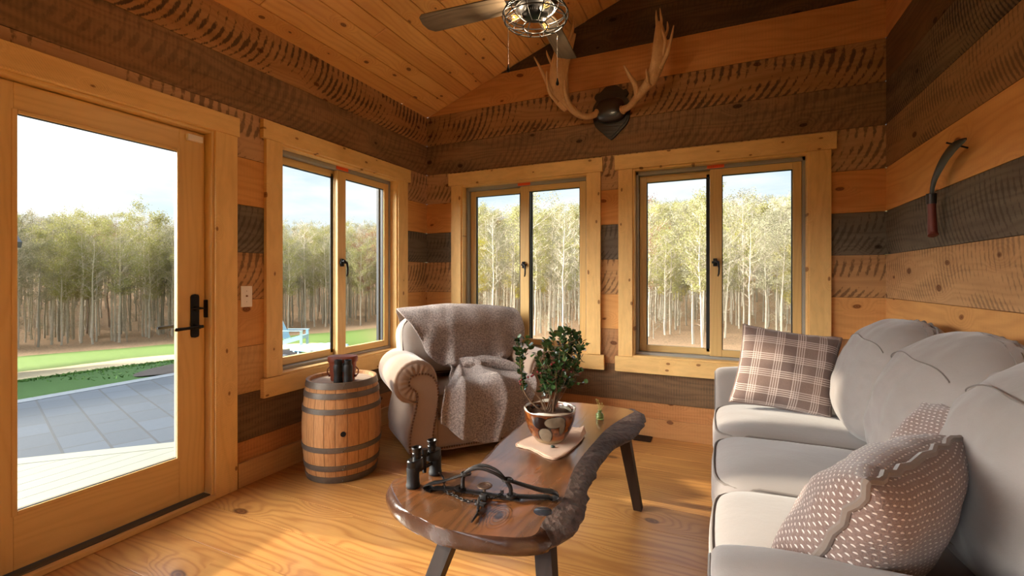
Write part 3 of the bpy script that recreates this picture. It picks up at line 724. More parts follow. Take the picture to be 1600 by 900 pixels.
while n < 130 and tries < 9000:          # tree line beyond the lawn
    tries += 1; az = math.radians(G.uniform(124, 172)); d = 62+40*G.random()
    x, y = cam_xy.x+math.cos(az)*d, cam_xy.y+math.sin(az)*d
    if not far(x, y, 2.4): continue
    pts.append((x, y)); n += 1
    k = G.choices(['bare', 'yellow', 'bright', 'olive', 'red', 'sapling'], [.62, .10, .02, .14, .12, .08 if d < 64 else 0])[0]
    put(k, x, y, G.uniform(.66, .88))
for (px, d, sc) in ((1165, 112, 1.0), (1180, 116, 1.05), (1195, 110, .98), (1212, 115, 1.05), (1228, 112, 1.0), (1243, 117, 1.05), (1258, 111, .98), (752, 100, .9)):
    a = (px-800)/713.; dx, dy = a*math.cos(math.atan(322/713.))-math.sin(math.atan(322/713.)), a*math.sin(math.atan(322/713.))+math.cos(math.atan(322/713.))
    put('pine', cam_xy.x+dx*d, cam_xy.y+dy*d, sc*.80)
for (px, d, sc) in ((858, 56, .66), (1030, 52, .62), (1215, 50, .56), (1060, 46, .54), (900, 66, .7)):
    a = (px-800)/713.; dx, dy = a*math.cos(math.atan(322/713.))-math.sin(math.atan(322/713.)), a*math.sin(math.atan(322/713.))+math.cos(math.atan(322/713.))
    put('bright', cam_xy.x+dx*d, cam_xy.y+dy*d, sc)
# the dense woods between and behind the single trees: nobody could count these
def woods(name, label, src, seed, n, reg):
    g = random.Random(seed); me = bpy.data.meshes.new(name); P = []; ro = []; sc = []
    while len(P) < n:
        a0, a1, d0, d1, s0, s1, m = g.choices(reg, [r[6] for r in reg])[0]
        az = math.radians(g.uniform(a0, a1)); d = d0+(d1-d0)*g.random()**.8; x, y = cam_xy.x+math.cos(az)*d, cam_xy.y+math.sin(az)*d
        P.append((x, y, terrain(x, y)-.1)); ro.append(g.uniform(0, 6.28)); sc.append(g.uniform(s0, s1))
    me.from_pydata(P, [], []); at = me.attributes.new('turn', 'FLOAT', 'POINT'); at.data.foreach_set('value', ro); at = me.attributes.new('size', 'FLOAT', 'POINT'); at.data.foreach_set('value', sc)
    o = bpy.data.objects.new(name, me); COL.objects.link(o); md = o.modifiers.new('trees', 'NODES'); ng = bpy.data.node_groups.new(name, 'GeometryNodeTree'); md.node_group = ng
    ng.interface.new_socket('Geometry', in_out='INPUT', socket_type='NodeSocketGeometry'); ng.interface.new_socket('Geometry', in_out='OUTPUT', socket_type='NodeSocketGeometry')
    N = ng.nodes; I = N.new('NodeGroupInput'); O = N.new('NodeGroupOutput'); ip = N.new('GeometryNodeInstanceOnPoints'); oi = N.new('GeometryNodeObjectInfo'); oi.inputs['Object'].default_value = src
    a = N.new('GeometryNodeInputNamedAttribute'); a.data_type = 'FLOAT'; a.inputs['Name'].default_value = 'turn'; b = N.new('GeometryNodeInputNamedAttribute'); b.data_type = 'FLOAT'; b.inputs['Name'].default_value = 'size'
    cx = N.new('ShaderNodeCombineXYZ'); K = ng.links; K.new(a.outputs[0], cx.inputs[2]); K.new(I.outputs[0], ip.inputs['Points']); K.new(oi.outputs['Geometry'], ip.inputs['Instance']); K.new(cx.outputs[0], ip.inputs['Rotation']); K.new(b.outputs[0], ip.inputs['Scale']); K.new(ip.outputs[0], O.inputs[0])
    tag(o, label, 'woods', kind='stuff'); return o
def merged(e, x, y, lab):
    """the same kind of tree as a single mesh, standing in the woods itself"""
    me = bpy.data.meshes.new('woodland_tree'); bm = bmesh.new(); ms = []
    for ch_ in e.children:
        k0 = len(bm.faces); bm.from_mesh(ch_.data); bm.faces.ensure_lookup_table()
        for f in bm.faces[k0:]: f.material_index = len(ms)
        ms.append(ch_.data.materials[0])
    bm.to_mesh(me); bm.free()
    for m_ in ms: me.materials.append(m_)
    o = bpy.data.objects.new('woodland_tree', me); COL.objects.link(o); o.location = (x, y, terrain(x, y)); o.scale = (.7, .7, .7); tag(o, lab, 'tree'); return o
lab = 'far woodland tree deep in the woods past the %s'
for q, (kk, nm, dsc, nn) in enumerate((('bare', 'bare_woods', 'grey leafless', 640), ('yellow', 'budding_woods', 'yellow-green budding', 330), ('olive', 'olive_woods', 'olive-green young-leaved', 330), ('sapling', 'understory_saplings', 'thin bare understory', 420))):
    src = merged(KD[kk][0], -40+q*16, 74, lab % ['row of bare trunks', 'yellow-green crowns', 'olive crowns', 'saplings'][q])
    big = kk != 'sapling'
    woods(nm, dsc+' trees massed deep in the woods beyond the windows', src, 70+q, nn,
          [(62, 124, 60, 130, .72 if big else .9, .98 if big else 1.4, 1.2), (62, 124, 32, 60, .50, .62 if big else 1.0, .35 if big else .8), (124, 176, 70, 125, .66, .9, 1.9 if kk == 'bare' else (.5 if big else 1.2)), (124, 176, 60, 72, .6, .8, .3 if big else .9)])
# ------------------------------------------------------------------ barrel and what stands on it
bl = empty('wine_barrel', (.372, -1.488, 0)); tag(bl, 'small oak barrel with iron hoops standing between window and armchair', 'barrel')
t = NT('barrel_oak'); o = t.obj(); X = t.xyz(o); ang = t.math('ARCTAN2', X[1], X[0]); sv = t.math('MULTIPLY', ang, 22/6.2832)
fr = t.math('FRACT', t.math('ADD', sv, 50.35)); fl = t.math('FLOOR', t.math('ADD', sv, 50.35)); wn_ = t.n('ShaderNodeTexWhiteNoise', noise_dimensions='1D'); t.l(fl, wn_.inputs['W'])
gap = t.math('MAXIMUM', t.ramp(fr, .0, .035, 1, 0), t.ramp(fr, .965, 1.0, 0, 1))
g = t.noise(t.comb(t.math('MULTIPLY', ang, 14.0), t.math('MULTIPLY', X[2], 5.0), wn_.outputs[0]), 2.4, 4, .65)
g2 = t.noise(t.comb(t.math('MULTIPLY', ang, 90.0), t.math('MULTIPLY', X[2], 30.0), 0.0), 1.0, 3, .6)
c = t.mix(t.ramp(g, .3, .75), S(204,150,98), S(158,106,62)); c = t.mix(t.math('MULTIPLY', g2, .5), c, S(140,92,54)); c = t.mix(t.math('MULTIPLY', wn_.outputs[0], .35), c, S(222,176,124)); c = t.mix(gap, c, S(60,36,20))
oak = t.bsdf(c, .6, 0, t.bump(t.math('SUBTRACT', t.math('MULTIPLY', g2, .3), gap), .5, .004), spec=.3)
t = NT('barrel_hoop_iron'); o = t.obj(); n = t.noise(o, 60, 5, .7); n2 = t.noise(o, 12, 3)
iron = t.bsdf(t.mix(n2, t.mix(n, S(84,80,76), S(140,132,122)), S(104,92,82)), .5, .55, t.bump(n, .4, .002))
t = NT('barrel_head_oak'); o = t.obj(); X = t.xyz(o); n = t.noise(t.comb(t.math('MULTIPLY', X[0], 8.0), t.math('MULTIPLY', X[1], 90.0), 0.0), 1.0, 4); fy = t.math('FRACT', t.math('MULTIPLY', X[1], 14.0))
headm = t.bsdf(t.mix(t.ramp(fy, 0, .05, 1, 0), t.mix(n, S(190,166,142), S(150,124,102)), S(80,56,40)), .65, 0)
BH = .612
def br_(z): k = (z-BH/2)/(BH/2); return .244-.031*k*k
prof = [(br_(z), z) for z in [BH*i/28 for i in range(29)]]
m = MB(); m.lathe([(.0, .004)]+[(prof[0][0]-.012, .0)]+prof+[(br_(BH)-.004, BH), (br_(BH)-.016, BH-.004), (br_(BH)-.02, BH-.022)], 88); m.build('body', oak, bl, smooth=.8)
m = MB(); m.lathe([(0, BH-.022), (br_(BH)-.018, BH-.022), (br_(BH)-.018, BH-.03)], 60); m.build('barrel_head', headm, bl)
for zc, hw in ((.592, .020), (.532, .0175), (.440, .0165), (.208, .0165), (.094, .0175), (.021, .020)):
    m = MB(); z0, z1 = max(zc-hw, .001), zc+hw; tilt = Vector((G.uniform(-.004, .004), 0))
    m.lathe([(br_(z0)+.0005, z0), (br_(z0)+.0045, z0+.001), (br_(zc)+.005, zc), (br_(z1)+.0045, z1-.001), (br_(z1)+.0005, z1)], 72)
    for a in (-.75, 2.2):
        for dz in (-.008, .008): m.ball(((br_(zc)+.005)*math.cos(a+dz*3), (br_(zc)+.005)*math.sin(a+dz*3), zc+dz), .0042, 8, 4)
    m.build('hoop', iron, bl)
a = math.atan2(-2.272, 2.248)+.02; m = MB(); r = br_(.31)
d = Vector((math.cos(a), math.sin(a), 0)); sdv = Vector((-d.y, d.x, 0)); p = d*(r+.0012)+Vector((0,0,.306))
m.add([p]+[p+sdv*(.0165*math.cos(w*PI/12))+Vector((0,0,.0165*math.sin(w*PI/12))) for w in range(24)], [(0, i+1, (i+1) % 24+1) for i in range(24)]); m.build('bung_hole', plain('bung_dark', S(16,12,10), .9), bl)
leath = plain('brown_leather', S(132,62,36), .5, var=.2, bump=.3, bsc=120, spec=.4)
cs = empty('binocular_case', (.400, -1.512, BH-.022), rz=math.radians(24)); tag(cs, 'reddish brown leather binocular case on the barrel, behind the black binoculars', 'case')
def oval(a, b, n=40, e=2.8):
    out = []
    for i in range(n):
        w = 2*PI*i/n; c, s_ = math.cos(w), math.sin(w); q = (abs(c)**e+abs(s_)**e)**(1/e); out.append((c/q*a, s_/q*b))
    return out
def loft(mb, secs, cap=True, mi=0):
    n = len(secs[0]); vs = [p for s_ in secs for p in s_]; fs = []
    for j in range(len(secs)-1):
        for i in range(n): l = (i+1) % n; fs.append((j*n+i, j*n+l, (j+1)*n+l, (j+1)*n+i))
    if cap: fs.append(tuple(range(n))[::-1]); fs.append(tuple((len(secs)-1)*n+i for i in range(n)))
    mb.add(vs, fs, mi)
def ovsec(a, b, z, e=2.8, n=40): return [(x, y, z) for x, y in oval(a, b, n, e)]
m = MB(); loft(m, [ovsec(.068, .04, 0), ovsec(.074, .045, .004), ovsec(.080, .049, .06), ovsec(.084, .052, .128)]); m.build('body', leath, cs)
m = MB(); loft(m, [ovsec(.089, .056, .122), ovsec(.092, .059, .126), ovsec(.093, .060, .150), ovsec(.088, .055, .160), ovsec(.05, .03, .164)]); m.build('lid', leath, cs)
for sx in (-1, 1):
    m = MB(); m.tube(crom([(sx*.083, 0, .03), (sx*.098, 0, .045), (sx*.1, 0, .07), (sx*.084, 0, .09)], 4), [(.008, .003)]*4, 8, ref=(0,1,0)); m.box((sx*.080-.004, -.012, .025), (sx*.080+.008*sx, .012, .038)); m.build('strap_loop', leath, cs)
blk = plain('binocular_rubber', S(26,26,28), .55, var=.2, bump=.3, bsc=300, spec=.45); lens = plain('lens_glass', S(50,60,84), .08, .3)
bi = empty('binoculars', (.472, -1.583, BH-.022), rz=math.radians(24)); tag(bi, 'black straight-tube binoculars standing upright on the oak barrel', 'binoculars')
for sx in (-1, 1):
    m = MB(); m.lathe([(0, 0), (.0262, 0), (.0275, .003), (.0275, .035), (.0258, .042), (.0262, .07), (.0285, .08), (.0285, .112), (.024, .120), (.0225, .124), (.0235, .127), (.0235, .148), (.021, .151), (.018, .150), (.0165, .143), (0, .143)], 28, (sx*.031, 0, 0)); m.build('barrel_tube', blk, bi)
    m = MB(); m.ball((sx*.031, 0, .1432), .0155, 16, 6, sc=(1,1,.12)); m.build('eyepiece_lens', lens, bi)
m = MB(); m.box((-.010, -.012, .075), (.010, .012, .105), ch=.004); m.tube([(0,0,.1),(0,0,.128)], .0095, 18); m.build('hinge_bridge', blk, bi)
# ------------------------------------------------------------------ live-edge table
TT = [(1.471, -2.345), (1.634, -2.481), (1.734, -2.514), (1.833, -2.533), (1.978, -2.511), (2.098, -2.46), (2.1, -2.366), (2.102, -2.284), (2.114, -2.21), (2.101, -2.113), (2.079, -1.975), (2.069, -1.821), (2.073, -1.625), (2.083, -1.4), (2.107, -1.239), (2.146, -1.066), (2.162, -0.988), (2.097, -0.944), (1.917, -0.932), (1.775, -0.947), (1.655, -1.034), (1.625, -1.202), (1.645, -1.372), (1.659, -1.592), (1.669, -1.789), (1.696, -2.005), (1.664, -2.114), (1.596, -2.173), (1.49, -2.267)]
OO = [(1.458, -2.353), (1.562, -2.460), (1.703, -2.511), (1.842, -2.533), (2.003, -2.517), (2.119, -2.468), (2.168, -2.403), (2.20, -2.287), (2.192, -2.172), (2.165, -2.053), (2.153, -1.906), (2.149, -1.753), (2.162, -1.512), (2.221, -1.348), (2.239, -1.139), (2.230, -1.0), (2.193, -0.920), (2.10, -0.92), (1.91, -0.915), (1.77, -0.93), (1.63, -1.02), (1.59, -1.195), (1.615, -1.365), (1.63, -1.585), (1.637, -1.785), (1.665, -1.995), (1.64, -2.095), (1.577, -2.16), (1.47, -2.255)]
tbl = empty('live_edge_table', (1.87, -1.72, 0)); tag(tbl, 'low walnut slab coffee table with rough bark edge and splayed dark legs', 'table')
wal = wood('walnut_slab', S(104,62,34), S(44,24,13), u='Y', v='X', gfreq=15, wave=.25, grain=.6, blotch=.5, bcol=S(140,82,42), knots=.22, kdens=1.3, rough=.26, coat=.55, kcol=S(30,16,10), spec=.5)
t = NT('bark_edge'); o = t.obj(); n = t.noise(o, 22, 6, .75); n2 = t.noise(o, 90, 4, .7); v = t.vor(o, 38)
c = t.mix(t.ramp(n, .35, .65), S(26,18,16), S(78,56,48)); c = t.mix(t.math('MULTIPLY', n2, .4), c, S(128,104,92))
barkm = t.bsdf(c, .55, 0, t.bump(t.math('ADD', n, t.math('MULTIPLY', v, .7)), .9, .012), spec=.5)
t = NT('hewn_edge'); o = t.obj(); n = t.noise(o, 14, 4, .6); v = t.vor(o, 26, out='Color')
edgem = t.bsdf(t.mix(n, S(40,24,18), S(84,56,42)), .22, 0, t.bump(t.math('ADD', n, t.xyz(v)[0]), .5, .008), coat=.5)
NP = 6; L0 = Vector((1.87, -1.72, 0))
tc_ = crom([(a, b, 0) for a, b in TT], NP, closed=True); oc_ = crom([(a, b, 0) for a, b in OO], NP, closed=True)
# straighten lively corners slightly, keep index for material zones
m = MB(); K = len(tc_); rings_ = []
def is_bark(i): q = (i/NP) % 29; return 5.6 < q < 17.2
def is_side(i): q = (i/NP) % 29; return 19.5 < q < 28 or q < .9 or q > 28.3
for lv, (f, z, am) in enumerate([(0, .4605, 0), (.14, .4595, .15), (.45, .455, .9), (.78, .446, 1.1), (.97, .434, 1.1), (1.0, .422, 1), (.9, .411, .7), (.3, .404, .2), (-.4, .403, 0)]):
    rg_ = []
    for i in range(K):
        p = tc_[i].lerp(oc_[i], f); q = Vector((p.x, p.y, z))
        if is_bark(i):
            nv = noise.fractal(Vector((p.x, p.y, z*1.5))*16, 1, 2, 4); out = (oc_[i]-tc_[i]).normalized()
            q += out*nv*.014*am; q.z += (noise.fractal(Vector((p.x, p.y, 7))*22, 1, 2, 4)*.009+.003)*am*(1 if lv < 6 else .3)
        elif am:
            q += (oc_[i]-tc_[i]).normalized()*noise.noise(Vector((p.x, p.y, z*2))*14)*.006*am
        rg_.append(q-L0)
    rings_.append(rg_)
vs = [p for r_ in rings_ for p in r_]; fs = []; mi = []
for j in range(len(rings_)-1):
    for i in range(K):
        l = (i+1) % K; fs.append((j*K+i, j*K+l, (j+1)*K+l, (j+1)*K+i)); mi.append(0)
o0 = len(m.v); m.v += [tuple(p) for p in vs]
for k, f in enumerate(fs):
    i = k % K; m.f.append(f); m.m.append(0 if is_bark(i) else 1); m.r.append(0)
m.build('live_edge', [barkm, edgem], tbl, smooth=.9)
m = MB(); vs = [p for p in rings_[0]]; m.add([Vector((p.x, p.y, .4606)) for p in vs]+[Vector((p.x, p.y, .4555)) for p in vs], [tuple(range(K)), tuple(range(K, 2*K))[::-1]]+[(i, (i+1) % K, K+(i+1) % K, K+i) for i in range(K)])
m.add([p for p in rings_[-1]], [tuple(range(K))]); m.build('tabletop', wal, tbl, smooth=.5)
m = MB(); m.lathe([(0, .4616), (.030, .4616), (.032, .4606)], 32, (2.078-1.87, -2.305+1.72, 0)); m.build('resin_inlay', plain('dark_resin', S(40,42,48), .2, coat=.6), tbl)
legm = wood('dark_leg_wood', S(48,28,18), S(24,14,10), u='Z', v='X', grain=.6, knots=0, rough=.55, coat=0, spec=.25)
for (tx, ty, bx, by) in ((1.80, -2.42, 1.70, -2.60), (2.11, -2.37, 2.20, -2.53), (2.165, -1.29, 2.225, -1.225), (1.70, -1.22, 1.62, -1.10)):
    m = MB(); A_ = Vector((tx, ty, .404))-L0; B_ = Vector((bx, by, .006))-L0
    def sec(c, h): return [(c.x-h, c.y-h, c.z), (c.x+h, c.y-h, c.z), (c.x+h, c.y+h, c.z), (c.x-h, c.y+h, c.z)]
    loft(m, [sec(B_-Vector((0,0,.006)), .021), sec(B_, .0225), sec(A_, .0285)]); m.build('leg', legm, tbl, smooth=0)
# ---- steel trap
TP = Vector((1.835, -2.285, .4615)); tr = empty('leghold_trap', TP); tag(tr, 'antique black iron leg-hold trap with chain on the front of the slab table', 'trap')
st_ = plain('blackened_iron', S(62,58,56), .38, .75, var=.35, sc=30, bump=.25, bsc=180); rust = plain('rusty_iron', S(118,92,72), .5, .5, var=.35, sc=60, bump=.5, bsc=200)
m = MB(); m.tube([(-.105, -.018, .006), (0, -.004, .007), (.145, .010, .006)], [(.012, .004)]*3, 10, ref=(.1, 1, 0)); m.build('base_bar', st_, tr)
def spring(e0, tip, e1, lat):
    m = MB(); e0, tip, e1, lat = Vector(e0), Vector(tip), Vector(e1), Vector(lat); d = (tip-e0); d.z = 0; d.normalize()
    P_ = [e0, e0.lerp(tip, .35)+Vector((0,0,-.002)), e0.lerp(tip, .75), tip-d*.02+Vector((0,0,-.004)), tip+Vector((0,0,.008)), tip-d*.02+Vector((0,0,.020)), e1.lerp(tip, .6)+Vector((0,0,.004)), e1]
    m.tube(crom(P_, 6), [(.0105, .0028)], 10, ref=lat) if False else m.tube(crom(P_, 6), [(.013, .0045), (.018, .0045), (.021, .0045), (.021, .0045), (.013, .0045)], 10, ref=lat)
    for c_ in (e0, e1):
        ring = [c_+Vector((.017*math.cos(w*PI/10), .017*math.sin(w*PI/10), 0)) for w in range(20)]; m.tube(ring, [(.0045, .004)]*20, 6, closed=True, ref=(0,0,1))
    return m.build('spring', st_, tr)
spring((-.085, -.018, .016), (-.208, -.052, .006), (-.062, -.012, .070), (.1, 1, 0)); spring((.115, .006, .016), (.262, .082, .006), (.10, .004, .070), (-.45, .9, 0))
for yo, tl in ((-.004, -.010), (.004, .006)):
    m = MB(); P_ = [(-.075, yo-.014, .018), (-.072, yo-.012, .06), (-.045, yo+tl-.008, .088), (.0, yo+tl*1.3-.003, .103), (.05, yo+tl+.001, .094), (.085, yo+.004, .072), (.108, yo+.008, .045), (.110, yo+.008, .018)]
    m.tube(crom(P_, 5), [(.0042, .0065)]*3, 8, ref=(0, 1, 0)); m.build('jaw', st_, tr)
m = MB()
for px_, py_ in ((-.075, -.014), (.110, .008)): m.tube([(px_, py_, 0), (px_, py_, .022), (px_, py_, .03)], [.009, .008, .005], 8); m.tube([(px_-.012, py_, .014), (px_+.012, py_, .014)], .005, 8)
m.build('jaw_post', st_, tr)
m = MB(); m.lathe([(0, .030), (.010, .030), (.011, .031), (.018, .031), (.019, .0325), (.026, .0325), (.028, .031), (.0285, .029), (.026, .027), (0, .027)], 32, (.005, .008, 0)); m.tube([(.005, .008, .004), (.005, .008, .028)], .005, 8)
for i in range(14): w = i*2*PI/14; m.box((.005+.0222*math.cos(w)-.0012, .008+.0222*math.sin(w)-.0012, .0322), (.005+.0222*math.cos(w)+.0012, .008+.0222*math.sin(w)+.0012, .0334))
m.build('pan', rust, tr)
m = MB(); m.tube([(.0, -.006, .008), (.03, -.075, .008), (.055, -.14, .007)], [(.007, .0035)]*3, 8, ref=(0,0,1)); m.tube([(.05, -.125, .006), (.052, -.128, .035), (.045, -.11, .047)], [(.006,.003),(.005,.003),(.003,.002)], 8); m.box((.025, -.105, .012), (.062, -.085, .022), ch=.003); m.box((.018, -.06, .010), (.045, -.045, .03), ch=.003); m.tube([(.056,-.14,.007),(.062,-.19,.006)], [.005,.003], 8)
m.build('trigger_dog', st_, tr)
m = MB(); cp = crom([(-.165, .0, .02), (-.13, -.045, .008), (-.08, -.06, .006), (-.03, -.075, .006), (.01, -.07, .010), (.03, -.035, .012), (.06, -.025, .012), (.075, .015, .015), (.06, .035, .010)], 4)
# links
L_ = [0]; 
for i in range(1, len(cp)): L_.append(L_[-1]+(cp[i]-cp[i-1]).length)
nl = int(L_[-1]/.0125)
for k in range(nl):
    s_ = L_[-1]*(k+.5)/nl; i = max(j for j in range(len(L_)) if L_[j] <= s_); i = min(i, len(cp)-2); f = (s_-L_[i])/(L_[i+1]-L_[i]); c_ = cp[i].lerp(cp[i+1], f); d_ = (cp[i+1]-cp[i]).normalized(); u_ = Vector((0,0,1)) if k % 2 else d_.cross(Vector((0,0,1))).normalized()
    ring = [c_+d_*(.0095*math.cos(w*PI/6))+u_*(.0048*math.sin(w*PI/6)) for w in range(12)]; m.tube(ring, .0018, 5, closed=True)
m.tube(crom([(-.165, 0, .022), (-.178, .012, .028), (-.188, .004, .045), (-.180, -.010, .05)], 4), [.004,.004,.003,.002], 8)
m.build('chain', st_, tr)
# ---- porro binoculars
pb = empty('porro_binoculars', (1.572, -2.272, .4615)); tag(pb, 'old black prism binoculars standing at the left corner of the slab table', 'binoculars')
enam = plain('black_enamel', S(18,18,20), .3, .2, spec=.6, var=.2); D_ = Vector((.09, 1, 0)).normalized()
for s_ in (-1, 1):
    c_ = D_*(.066*s_); ci = D_*(.045*s_)
    m = MB(); m.lathe([(0, .0), (.0245, 0), (.0265, .003), (.0265, .012), (.0245, .015), (.0235, .05), (.025, .068), (.024, .076), (0, .078)], 26, c_); m.build('objective_tube', blk, pb)
    m = MB(); cc = c_.lerp(ci, .55); q = [(cc.x+a*D_.y+b*D_.x, cc.y+b*D_.y-a*D_.x) for a, b in oval(.024, .034, 30, 2.4)]
    loft(m, [[(x, y, .066) for x, y in q], [(x, y, .070) for x, y in q], [(x, y, .098) for x, y in q], [(cc.x+(x-cc.x)*.9, cc.y+(y-cc.y)*.9, .102) for x, y in q]]); m.build('prism_housing', enam, pb)
    m = MB(); m.lathe([(0, .100), (.0155, .100), (.0155, .112), (.0175, .113), (.0175, .122), (.016, .124), (.016, .128), (.0195, .136), (.0205, .142), (.0195, .144), (.015, .143), (.011, .137), (0, .137)], 24, ci); m.build('eyepiece', enam, pb)
m = MB(); m.tube([(0,0,.03), (0,0,.112)], .0075, 14); m.tube([(0,0,.104),(0,0,.122)], .012, 18)
for z in (.05, .095): m.tube([tuple(-D_*.05+Vector((0,0,z))), tuple(D_*.05+Vector((0,0,z)))], [(.008,.005)]*2, 8, ref=(0,0,1))
m.build('hinge_bridge', enam, pb)
# ---- folded cloth, pot, plant
cloth = fabric('napkin_linen', S(226,192,164), .9, 300, .12, .1)
cl = MB(); base_ = [(1.745, -1.775), (1.838, -1.812), (1.975, -1.868), (2.012, -1.615), (1.985, -1.49), (1.952, -1.444), (1.85, -1.49), (1.795, -1.60)]
for lay, (z0, z1, sh) in enumerate(((.4612, .4655, 0), (.4657, .4705, .008))):
    q = crom([(a+sh*(.3 if a > 1.87 else 1), b+sh*.6, 0) for a, b in base_], 7, closed=True); N_ = len(q); cen = sum(q, Vector())/N_
    secs = []
    for (f, z) in ((.0, z1), (.5, z1+.0005), (.93, z1), (.985, z1-.0005), (1.0, (z0+z1)/2), (.985, z0), (0.0, z0)):
        secs.append([tuple((cen.lerp(p, f)+Vector((0, 0, z+(.0012*noise.noise(p*18+Vector((0,0,lay))) if f > .3 and z > z0 else 0))))-Vector((1.87, -1.66, .461))) for p in q])
    loft(cl, secs, cap=False)
    ed = [p+(p-cen).normalized()*.001-Vector((1.87, -1.66, .461)) for p in q]; cl.tube([Vector((p.x, p.y, (z0+z1)/2-.461+.0003+.0012*math.sin(i*2.2))) for i, p in enumerate(ed)], .0028, 6, closed=True)
# upturned corner
cl.add([(.075, .17, .010), (.145, .15, .010), (.135, .045, .0105), (.118, .205, .030)], [(0, 1, 3), (1, 2, 3)])
co = cl.build('folded_napkin', cloth, smooth=.8); co.location = (1.87, -1.66, .461); tag(co, 'folded cream linen cloth under the glazed plant pot', 'cloth')
PZ = .4712; pl = empty('potted_shrub', (1.878, -1.675, PZ)); tag(pl, 'small berry shrub growing in a brown and grey glazed pot', 'potted plant')
t = NT('glazed_pottery'); o = t.obj(); X = t.xyz(o); ang = t.math('ARCTAN2', X[1], X[0]); n = t.noise(o, 9, 4, .6)
w_ = t.noise(t.comb(t.math('MULTIPLY', ang, 1.6), t.math('MULTIPLY', X[2], 13.0), 3.3), 1.0, 2, .5, 1.2)
rb = t.mix(n, S(128,66,28), S(54,26,14)); rb = t.mix(t.ramp(t.noise(o, 16, 3), .5, .62), rb, S(150,86,38))
gy = t.mix(t.noise(o, 30, 4), S(112,98,80), S(160,146,124)); aw = t.math('MULTIPLY', t.math('SUBTRACT', t.math('FRACT', t.math('ADD', t.math('DIVIDE', t.math('ADD', ang, 1.22), 2.0944), .5)), .5), 120.0)
zz_ = t.math('ADD', X[2], t.math('MULTIPLY', t.math('SUBTRACT', n, .5), .02))
def el_(a0, z0, ra, rz):
    p = t.math('DIVIDE', t.math('SUBTRACT', aw, a0), ra); q = t.math('DIVIDE', t.math('SUBTRACT', zz_, z0), rz); return t.ramp(t.math('ADD', t.math('MULTIPLY', p, p), t.math('MULTIPLY', q, q)), .85, 1.1, 1.0, 0.0)
dk_ = t.math('MAXIMUM', el_(-22, .112, 20, .030), el_(-6, .088, 9, .030)); gr_ = t.math('MAXIMUM', t.math('MAXIMUM', el_(-12, .052, 17, .040), el_(12, .118, 24, .026)), el_(30, .092, 7, .030)); ol_ = t.math('MAXIMUM', t.math('MAXIMUM', el_(-12, .052, 20, .045), el_(12, .118, 26, .030)), el_(30, .092, 9, .034))
cc = t.mix(dk_, rb, S(30,16,12)); cc = t.mix(ol_, cc, S(26,18,16)); cc = t.mix(gr_, cc, gy)
low = t.ramp(t.math('ADD', X[2], t.math('MULTIPLY', n, .03)), .030, .05, 1.0, 0.0); cc = t.mix(low, cc, S(156,134,100))
rimm = t.ramp(X[2], .150, .154, 0.0, 1.0); cc = t.mix(rimm, cc, S(236,226,206))
potm = t.bsdf(cc, .18, 0, t.bump(n, .15, .003), coat=.6)
m = MB(); pr_ = [(r_*1.06, z_) for r_, z_ in [(0, 0), (.055, 0), (.062, .003), (.068, .010), (.085, .035), (.101, .068), (.112, .105), (.1165, .138), (.118, .156), (.1155, .160), (.112, .157), (.110, .14), (.105, .12)]]
NN = 56; secs = []
for r, z in pr_:
    secs.append([((r*(1+.012*math.sin(3*w*2*PI/NN+1)*(z/.16)))*math.cos(w*2*PI/NN), r*(1+.012*math.sin(3*w*2*PI/NN+1)*(z/.16))*math.sin(w*2*PI/NN), z+(.004*math.sin(4*w*2*PI/NN)+.003*math.sin(7*w*2*PI/NN))*(1 if z > .15 else 0)) for w in range(NN)])
loft(m, secs, cap=False); m.build('pot', potm, pl, smooth=1.2)
t = NT('potting_soil'); o = t.obj(); n = t.noise(o, 120, 5, .8); so_ = t.bsdf(t.mix(n, S(44,26,16), S(138,98,64)), .9, 0, t.bump(n, 1, .01))
m = MB(); g = random.Random(3); m.lathe([(0, .142), (.05, .138), (.09, .132), (.108, .128)], 30)
for i in range(420):
    w = g.uniform(0, 6.28); r = .104*math.sqrt(g.random()); m.ball((r*math.cos(w), r*math.sin(w), .141-.1*r), g.uniform(.0025, .006), 5, 3, sc=(g.uniform(.6, 1.8), g.uniform(.6, 1.8), .7))
m.build('soil', so_, pl, smooth=.9)
stem = plain('shrub_stem', S(122,92,66), .8, var=.25, bump=.3); stemg = plain('shrub_green_twig', S(108,128,52), .6)
t = NT('glossy_leaf'); o = t.obj(); n = t.noise(o, 40, 2); oi = t.n('ShaderNodeAttribute', attribute_name='rnd').outputs['Fac']; lc = t.mix(n, S(30,52,30), S(56,86,46)); lc = t.mix(t.math('MULTIPLY', oi, .6), lc, S(84,112,60)); leafg = t.bsdf(lc, .22, 0, None, spec=.6, coat=.3)
st = MB(); tw = MB(); lf = MB(); bp = []
CR = Vector((math.cos(TH_ := math.atan(322/713.)), math.sin(TH_), 0)); CB = Vector((-math.sin(TH_), math.cos(TH_), 0))     # across and away from the window of view
def W_(a, b, z): return CR*a+CB*b+Vector((0, 0, z))
def leafp(p, d, s_):
    d = d.normalized(); u = Vector((g.gauss(0,.5), g.gauss(0,.5), 1)); sdv = d.cross(u).normalized(); nrm = sdv.cross(d).normalized(); w = .0068*s_*1.75; L = .021*s_*1.45
    vs = [p, p+d*L*.3+sdv*w*.85+nrm*.0012, p+d*L*.65+sdv*w+nrm*.0016, p+d*L-nrm*.001, p+d*L*.65-sdv*w+nrm*.0016, p+d*L*.3-sdv*w*.85+nrm*.0012, p+d*L*.5-nrm*.0012]
    lf.add(vs, [(0,1,6),(1,2,6),(2,3,6),(3,4,6),(4,5,6),(5,0,6)], rnd=g.random()*.98+.01)
